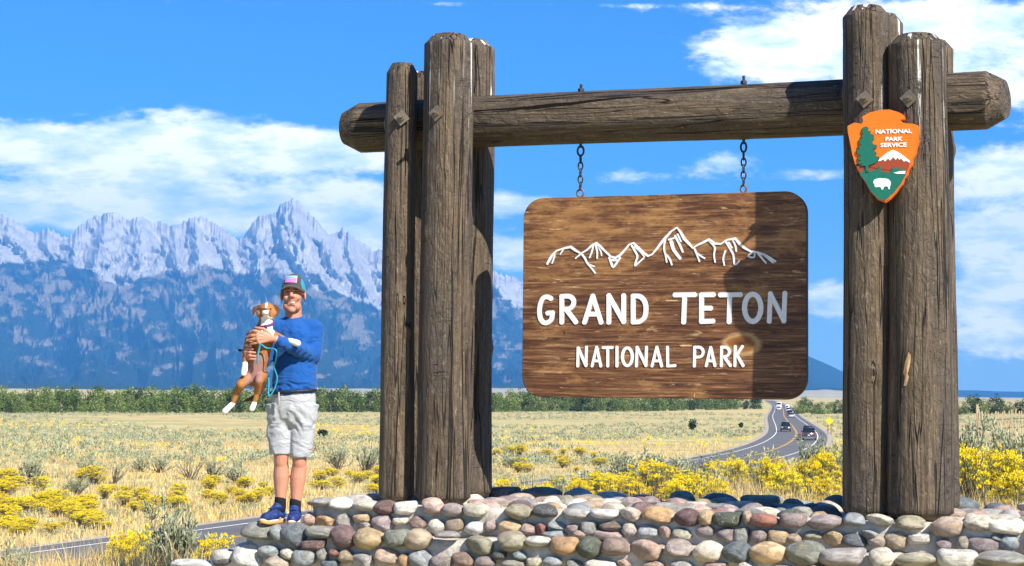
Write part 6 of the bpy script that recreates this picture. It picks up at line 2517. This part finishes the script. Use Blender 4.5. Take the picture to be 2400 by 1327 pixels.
x, y = scatter(11500, 14.3, 34, 1.4, .46, 1.0, -.36)
k = off_plinth(x, y) & (y > 14.3) & ~((y < 16.5) & (x > -1.6) & (x < 0))
x, y = x[k], y[k]
PXg = 1200 + FPX * x / y
tall = sm01((PXg - 1560) / 200)
sel = (RNG.random(len(x)) < .50 + .5 * tall) | (PXg < 700)
x, y, tall = x[sel], y[sel], tall[sel]
lf_ = (1200 + FPX * x / y < 640) & (y < 19)
grass('dry_grass', x[lf_], y[lf_], 9, (.18, .50), (.0030, .0055), (.05, .5), (.35, .9), 66, .10)
x, y, tall = x[~lf_], y[~lf_], tall[~lf_]
lo_ = tall < .5
grass('dry_grass', x[lo_], y[lo_], 9, (.14, .34), (.0030, .0055), (.05, .6), (.25, .85), 61, .10)
grass('dry_grass', x[~lo_], y[~lo_], 10, (.24, .58), (.0030, .0055), (.05, .5), (.30, .85), 65, .10)
x, y = scatter(700, 14.4, 24, 1.2, .34, 1.0)
k = off_plinth(x, y)
grass('dry_grass', x[k], y[k], 3, (.40, .66), (.0022, .0036), (.05, .35), (.45, .9), 62, .05)
x, y = scatter(13000, 34, 84, .3, .46, .6, -.36)
grass('dry_grass', x, y, 4, (.25, .55), (.008, .016), (.05, .5), (.25, .85), 63, .22)
x, y = scatter(28000, 70, 240, 1.0, .38, .5)
grass('dry_grass', x, y, 4, (.22, .50), (.016, .034), (.05, .5), (.25, .9), 64, .4)
# a green tuft by the platform's back edge
def tuft(px, Y, py_top, n, col, label, seed):
    p = at(px, py_top, Y)
    z = ground_z(p.x, Y)
    h = p.z - z
    r = np.random.default_rng(seed)
    P = np.stack([r.normal(0, .07, n), r.normal(0, .07, n), np.zeros(n)], 1)
    Dr = np.stack([r.normal(0, .3, n), r.normal(0, .3, n), np.ones(n)], 1)
    o = link('green_tuft', leaf_mesh('green_tuft', P, Dr, r.normal(0, 1, (n, 3)), r.uniform(.6, 1.0, n) * h, r.uniform(.006, .011, n), r.random(n), col))
    o.location = (p.x, Y, z)
    tag(o, label, 'grass tuft')


MT['green_blade'] = mat_tinted('fresh_green_blade', (.10, .17, .03), (.34, .40, .10), trans=.3)
tuft(1826, 16.2, 1152, 90, MT['green_blade'], 'fresh green tuft growing behind the dark back stones', 4)

# ---- trees along the far side of the plain
def tree_proto(seed, h=6.0, w=4.6, n=420, mat=None, conifer=False):
    r = np.random.default_rng(seed)
    t = MB()
    t.tube([(0, 0, -.3), (.05, .02, h * .3), (r.normal(0, .2), 0, h * .72)], [.16, .12, .04], 6, caps=False)
    cl = []
    nb = 9
    for i in range(nb):
        a = i * 2.4 + r.uniform(0, .6)
        z0 = h * r.uniform(.0, .55)
        rr = w * r.uniform(.22, .46) * (1 - .35 * z0 / h)
        e = np.array([math.cos(a) * rr, math.sin(a) * rr, min(h * .9, z0 + h * r.uniform(.12, .34))])
        t.tube([(0, 0, z0), tuple(e * .6 + np.array([0, 0, z0 * .4])), tuple(e)], [.07, .05, .02], 5, caps=False)
        cl.append((e, w * r.uniform(.17, .27)))
    for i in range(5):
        a = i * 1.3 + r.uniform(0, .5)
        cl.append((np.array([math.cos(a) * w * .30, math.sin(a) * w * .30, h * .12]), w * .20))
    cl.append((np.array([0, 0, h * .84]), w * .22))
    cl.append((np.array([r.normal(0, .3), r.normal(0, .3), h * .62]), w * .28))
    P, T, Dr = [], [], []
    for i in range(n):
        c, s = cl[r.integers(len(cl))]
        o = unit(r.normal(0, 1, 3)) * s * r.random() ** .4 * np.array([1, 1, .95])
        p = c + o
        if p[2] < .25:
            p[2] = .05 + r.random() * .4
        P.append(p)
        Dr.append(o / s + r.normal(0, .6, 3) + np.array([0, 0, .2]))
        T.append(np.clip(r.normal(.46, .22), 0, 1))
    m_ = len(P)
    cr = leaf_mesh('crown', np.array(P), np.array(Dr), r.normal(0, 1, (m_, 3)), r.uniform(.30, .62, m_), r.uniform(.11, .22, m_), np.array(T), mat or MT['tree_leaf'])
    return cr, t.mesh('trunk', MT['bark'])


TREES = [tree_proto(s, 6.0, 4.8, 900) for s in range(71, 78)]
DTREES = [tree_proto(s, 6.5, 4.6, 800, MT['dark_leaf']) for s in range(81, 84)]
n_tree = [0]


def tree(x, y, h, lab, grp, dark=False, w=1.0):
    pr = (DTREES if dark else TREES)[n_tree[0] % (3 if dark else 7)]
    o = empty('cottonwood_tree', (x, y, ground_z(x, y) - .1), random.uniform(0, 6.28))
    s = h / (6.5 if dark else 6.0)
    o.scale = (s * w, s * w, s)
    tag(o, lab, 'tree', grp)
    tag(link('crown', pr[0], o), kind='stuff')
    link('trunk', pr[1], o)
    n_tree[0] += 1


# left belt from the photograph's left edge to the road gap
LB = '%s tree, %s row, %s'
for row in range(3):
    px = -60 + row * 12
    while px < 1790:
        base = np.interp(px, [-60, 600, 1200, 1500, 1780], [968, 966.5, 965, 963, 958.5]) - row * 2.3
        hor_ = 906 + .01 * px
        y = 7 * FPX / (base - hor_)
        x = (px - 1200) / FPX * y
        hp_ = np.interp(px, [-60, 600, 1200, 1780], [50, 48, 42, 30]) * (random.uniform(.82, 1.16) if row == 2 else random.choice((random.uniform(.55, .9), random.uniform(.85, 1.2)))) + row * 3.5
        if random.random() < .12 and row == 0:
            px += 8
            continue
        dk_ = random.random() < .18
        tree(x, y, hp_ * y / FPX, LB % ('dark green belt' if dk_ else 'light green belt', ('front', 'middle', 'back')[row], place_word(px)), 'trees in the belt across the plain', dark=dk_, w=random.uniform(.7, 1.3))
        px += random.uniform(17, 27) * (1.0 if row < 2 else 1.1)
# right of the road gap and beyond the right posts
for px, hp_, dk in ((1872, 30, 0), (1886, 36, 0), (1898, 30, 1), (1910, 26, 0), (1926, 30, 0), (1944, 27, 0), (1962, 33, 1), (1980, 34, 0), (2000, 30, 0), (2040, 30, 0), (1880, 24, 0), (1916, 24, 1), (1952, 25, 0)):
    y = 640 + random.uniform(-30, 30)
    x = (px - 1200) / FPX * y
    tree(x, y, hp_ * y / FPX * 1.05, 'green tree right of the road gap, seen between board and right posts', 'trees right of the road gap', dark=bool(dk))
for px, hp_, dk in ((2240, 26, 0), (2256, 30, 0), (2276, 38, 0), (2290, 40, 1), (2306, 32, 0), (2322, 36, 1), (2336, 42, 1), (2350, 30, 0), (2366, 26, 0), (2384, 28, 1), (2400, 30, 0), (2420, 30, 1), (2440, 28, 0)):
    y = 600 + random.uniform(-20, 20)
    x = (px - 1200) / FPX * y
    o_z = 7 + 0
    tree(x, y, hp_ * y / FPX * 1.15, 'dark green tree on the skyline beyond the right posts', 'trees beyond the right posts', dark=bool(dk))

# ------------------------------------------------------------------ traffic
MT['black_paint'] = mat_paint('black_car_paint', (.012, .013, .016))
MT['dark_paint'] = mat_paint('dark_grey_car_paint', (.035, .037, .042))
MT['silver_paint'] = mat_paint('silver_car_paint', (.50, .51, .52))
MT['white_paint'] = mat_paint('white_vehicle_paint', (.75, .75, .74))
MT['glass'] = plain('dark_tinted_glass', (.012, .016, .02), .08, .6, var=.05)
MT['tyre'] = plain('tyre_rubber', (.014, .014, .014), .85, .2)
MT['rimm'] = plain('grey_wheel_rim', (.35, .35, .36), .35, .5, metal=.7)
MT['lamp'] = plain('headlamp_lens', (.78, .76, .66), .12, .6, var=.05)
MT['tail'] = plain('red_tail_lens', (.42, .012, .012), .2, .5, var=.1)
MT['chrome'] = plain('chrome_trim', (.55, .55, .55), .2, .5, metal=.9)
MT['plate'] = plain('number_plate', (.62, .62, .60), .5, .3)


def lane_pos(Y, off):
    i = int(np.argmin(np.abs(ROAD_C[:, 1] - Y)))
    p = ROAD_C[i] + ROAD_R[i] * off
    return p, ROAD_T[i]


def loft(mb, secs, mi=0):
    """Closed loft through cross sections of equal length (lists of points)."""
    n = len(secs[0])
    o = len(mb.v)
    vs, fs = [], []
    for s_ in secs:
        vs += s_
    for i in range(len(secs) - 1):
        for k in range(n):
            fs.append((i * n + k, i * n + (k + 1) % n, (i + 1) * n + (k + 1) % n, (i + 1) * n + k))
    fs.append(tuple(range(n - 1, -1, -1)))
    fs.append(tuple((len(secs) - 1) * n + k for k in range(n)))
    return mb.add(vs, fs, mi)


def section(x, zb, zt, hw, round_=.12, tumble=.0):
    """A rounded-rectangle section across the car at length x."""
    r = min(round_, (zt - zb) * .45)
    t = hw - tumble
    return [(x, -hw + r * .3, zb), (x, hw - r * .3, zb), (x, hw, zb + r), (x, hw - tumble * .4, zt - r), (x, t - r, zt), (x, -t + r, zt), (x, -hw + tumble * .4, zt - r), (x, -hw, zb + r)]


def vehicle(name, kind, Y, off, away, paint, label, L=4.6, Wd=1.85, Ht=1.7, group=None):
    """x is forward in the vehicle's own frame."""
    p, t = lane_pos(Y, off)
    o = empty(name, (p[0], p[1], 0.055), math.atan2(t[1], t[0]) + (0 if away else math.pi))
    tag(o, label, kind if kind in ('pickup', 'car') else kind, group)
    hw = Wd / 2
    b = MB()
    zb = .28
    if kind == 'pickup':
        bel = Ht * .60
        loft(b, [section(-L / 2, zb + .15, bel, hw * .95), section(-L / 2 + .1, zb + .05, bel, hw), section(L * .20, zb, bel, hw), section(L * .23, zb, bel, hw), section(L / 2 - .25, zb, bel - .03, hw * .98), section(L / 2, zb + .12, bel - .18, hw * .9)])
        cab = (-L * .10, L * .24)
    elif kind in ('camper', 'van'):
        bel = Ht
        loft(b, [section(-L / 2, zb + .05, Ht, hw, .2), section(L * .22, zb, Ht, hw, .2), section(L * .30, zb, Ht * .98, hw, .25), section(L * .36, zb, Ht * .60, hw * .95, .2), section(L / 2, zb + .1, Ht * .42, hw * .9, .2)])
        cab = None
    else:
        bel = Ht * .58
        loft(b, [section(-L / 2, zb + .12, bel - .05, hw * .90), section(-L / 2 + .15, zb, bel, hw), section(0, zb, bel + .02, hw), section(L * .25, zb, bel, hw), section(L / 2 - .3, zb, bel - .10, hw * .97), section(L / 2, zb + .1, bel - .25, hw * .86)])
        cab = (-L * .46 if Ht > 1.6 else -L * .38, L * .24)
    b.build('body', paint, o, True)
    if cab:
        g = MB()
        c0, c1 = cab
        rk = .45 if kind != 'pickup' else .18
        loft(g, [section(c0, bel - .05, bel + .02, hw * .93, .05, .04), section(c0 + rk, bel - .05, Ht - .03, hw * .90, .12, .17), section(c0 + (c1 - c0) * .6, bel - .05, Ht - .03, hw * .90, .12, .17), section(c1, bel - .05, bel + .02, hw * .93, .05, .04)])
        g.build('window_glass', MT['glass'], o, True)
        rf = MB()
        loft(rf, [section(c0 + rk * .9, Ht - .07, Ht, hw * .76, .04), section(c0 + rk * 1.1, Ht - .07, Ht + .02, hw * .76, .04), section(c0 + (c1 - c0) * .6, Ht - .07, Ht + .02, hw * .76, .04), section(c0 + (c1 - c0) * .66, Ht - .09, Ht - .01, hw * .74, .04)])
        rf.build('roof', paint, o, True)
    else:
        g = MB()
        g.box((L * .335, 0, Ht * .78), (.05, Wd * .82, Ht * .28), Matrix.Rotation(-.22, 3, 'Y'))
        for s_ in (-1, 1):
            g.box((L * .18, s_ * (hw + .005), Ht * .72), (L * .14, .02, Ht * .22))
        g.box((-L / 2 - .005, 0, Ht * .68), (.02, Wd * .6, Ht * .26))
        g.build('window_glass', MT['glass'], o)
    for x in (-L * .31, L * .31):
        for s_ in (-1, 1):
            w = MB()
            r = .37 if Ht > 1.6 else .32
            w.tube([(x, s_ * (hw - .20), r), (x, s_ * (hw + .01), r)], r, 18)
            wo = w.build('wheel', MT['tyre'], o)
            w = MB()
            w.tube([(x, s_ * (hw - .02), r), (x, s_ * (hw + .025), r)], r * .6, 12)
            w.build('rim', MT['rimm'], wo)
    fx = L / 2
    for s_ in (-1, 1):
        m = MB()
        m.box((fx - .10, s_ * hw * .66, bel - .26 if cab else Ht * .32), (.16, .36, .20))
        m.build('headlight', MT['lamp'], o)
        m = MB()
        m.box((-fx + .03, s_ * hw * .84, bel - .22), (.10, .18, .38))
        m.build('tail_light', MT['tail'], o)
        m = MB()
        m.ell((L * .19, s_ * (hw + .12), bel + .10), (.07, .11, .08))
        m.build('wing_mirror', paint, o, True)
    m = MB()
    m.box((fx - .03, 0, bel - .34 if cab else Ht * .24), (.06, Wd * .5, .16))
    m.build('grille', MT['tyre'], o)
    m = MB()
    m.box((fx - .02, 0, zb + .14), (.16, Wd * .9, .16))
    m.build('front_bumper', paint if kind != 'pickup' else MT['chrome'], o)
    m = MB()
    m.box((-fx + .0, 0, zb + .18), (.20, Wd * .92, .18))
    m.build('rear_bumper', MT['chrome'] if kind == 'pickup' else paint, o)
    m = MB()
    m.box((-fx - .005 if kind != 'pickup' else -fx - .02, 0, bel - .40), (.03, .32, .16))
    m.build('number_plate', MT['plate'], o)
    return o


vehicle('suv', 'car', 326, -1.95, False, MT['black_paint'], 'black off-roader with pale headlights coming down the left lane', 4.7, 1.9, 1.78)
vehicle('pickup_truck', 'pickup', 268, 2.45, True, MT['black_paint'], 'black pickup driving away in the right lane, nearest of all vehicles', 5.8, 2.05, 1.95)
vehicle('car', 'car', 300, 2.0, True, MT['dark_paint'], 'dark grey car just ahead of the black pickup', 4.6, 1.85, 1.62)
vehicle('car', 'car', 520, 1.9, True, MT['silver_paint'], 'silver car in the right lane beyond the pickup', 4.5, 1.82, 1.5)
vehicle('suv', 'car', 566, 1.9, True, MT['black_paint'], 'dark off-roader right ahead of the silver car', 4.8, 1.9, 1.8)
vehicle('camper_van', 'camper', 800, -1.9, False, MT['white_paint'], 'big white camper coming through the gap in the trees', 7.5, 2.45, 3.4)
vehicle('van', 'van', 850, -2.0, False, MT['white_paint'], 'white van right behind the big camper', 5.4, 2.0, 2.2)
vehicle('car', 'car', 760, -1.9, False, MT['white_paint'], 'white car leading the big camper down the left lane', 4.6, 1.85, 1.7)
vehicle('car', 'car', 700, 1.9, True, MT['silver_paint'], 'pale car far up the right lane beside the camper', 4.6, 1.85, 1.6)
vehicle('van', 'van', 790, 1.9, True, MT['white_paint'], 'white van far up the right lane by the tree gap', 5.4, 2.0, 2.3)

# ------------------------------------------------------------------ the yellow warning sign
MT['sign_yellow'] = plain('yellow_warning_sheet', (.80, .52, .01), .5, .3, var=.05)
MT['sign_post'] = plain('brown_sign_post', (.15, .095, .06), .85, .2, var=.3)
MT['sign_black'] = plain('black_sign_ink', (.015, .015, .015), .6, .3)
p_ = at(1944, 987, 302)
ws = empty('warning_sign', (p_.x, 302, ground_z(p_.x, 302)))
tag(ws, 'yellow diamond road warning sign on two posts right of the road', 'road sign')
cz = p_.z - ws.location.z
m = MB()
h_ = .78
m.prism([(0, cz - h_), (h_, cz), (0, cz + h_), (-h_, cz)], -.03, .0)
m.build('sign_panel', MT['sign_yellow'], ws)
m = MB()
q_ = .70
for (x0, z0), (x1, z1) in (((0, -q_), (q_, 0)), ((q_, 0), (0, q_)), ((0, q_), (-q_, 0)), ((-q_, 0), (0, -q_))):
    m.tube([(x0, -.033, cz + z0), (x1, -.033, cz + z1)], .012, 4)
m.build('border_line', MT['sign_black'], ws)
for x in (-.26, .30):
    m = MB()
    m.box((x, .06, (cz + .3) / 2 - .3), (.11, .11, cz + .6))
    m.build('post', MT['sign_post'], ws)

# ------------------------------------------------------------------ the slat fence at the right edge
MT['slat'] = plain('weathered_fence_slat', (.40, .30, .18), .9, .1, var=.3)
fY = 62.0
fp = at(2352, 1004, fY)
fz = ground_z(fp.x, fY)
zlo = fp.z - .35
fence = empty('slat_fence', (fp.x, fY, zlo))
tag(fence, 'low weathered slat fence behind the sagebrush at the right edge', 'fence')
x0_, x1_ = -.9, 2.6
n_s = 30
sl = MB()
sl.box((0, 0, 0), (.045, .02, 1.0))
slm = sl.mesh('slat', MT['slat'])
for i in range(n_s):
    x = x0_ + (x1_ - x0_) * i / (n_s - 1)
    o = link('slat', slm, fence)
    hgt = .62 + .22 * i / n_s + random.uniform(-.05, .05)
    o.scale = (1, 1, hgt + .3)
    o.location = (x, random.uniform(-.02, .02), (hgt + .3) / 2)
    o.rotation_euler = (0, random.uniform(-.06, .06), 0)
for zz in (.30, .62):
    m = MB()
    m.tube([(x0_, -.015, zz + .0), (x1_, -.015, zz + .22)], .008, 5)
    m.build('wire', MT['iron'], fence)
for x in (x0_ - .04, (x0_ + x1_) / 2, x1_):
    m = MB()
    m.box((x, .03, .0), (.08, .06, 2.4))
    m.build('post', MT['slat'], fence)
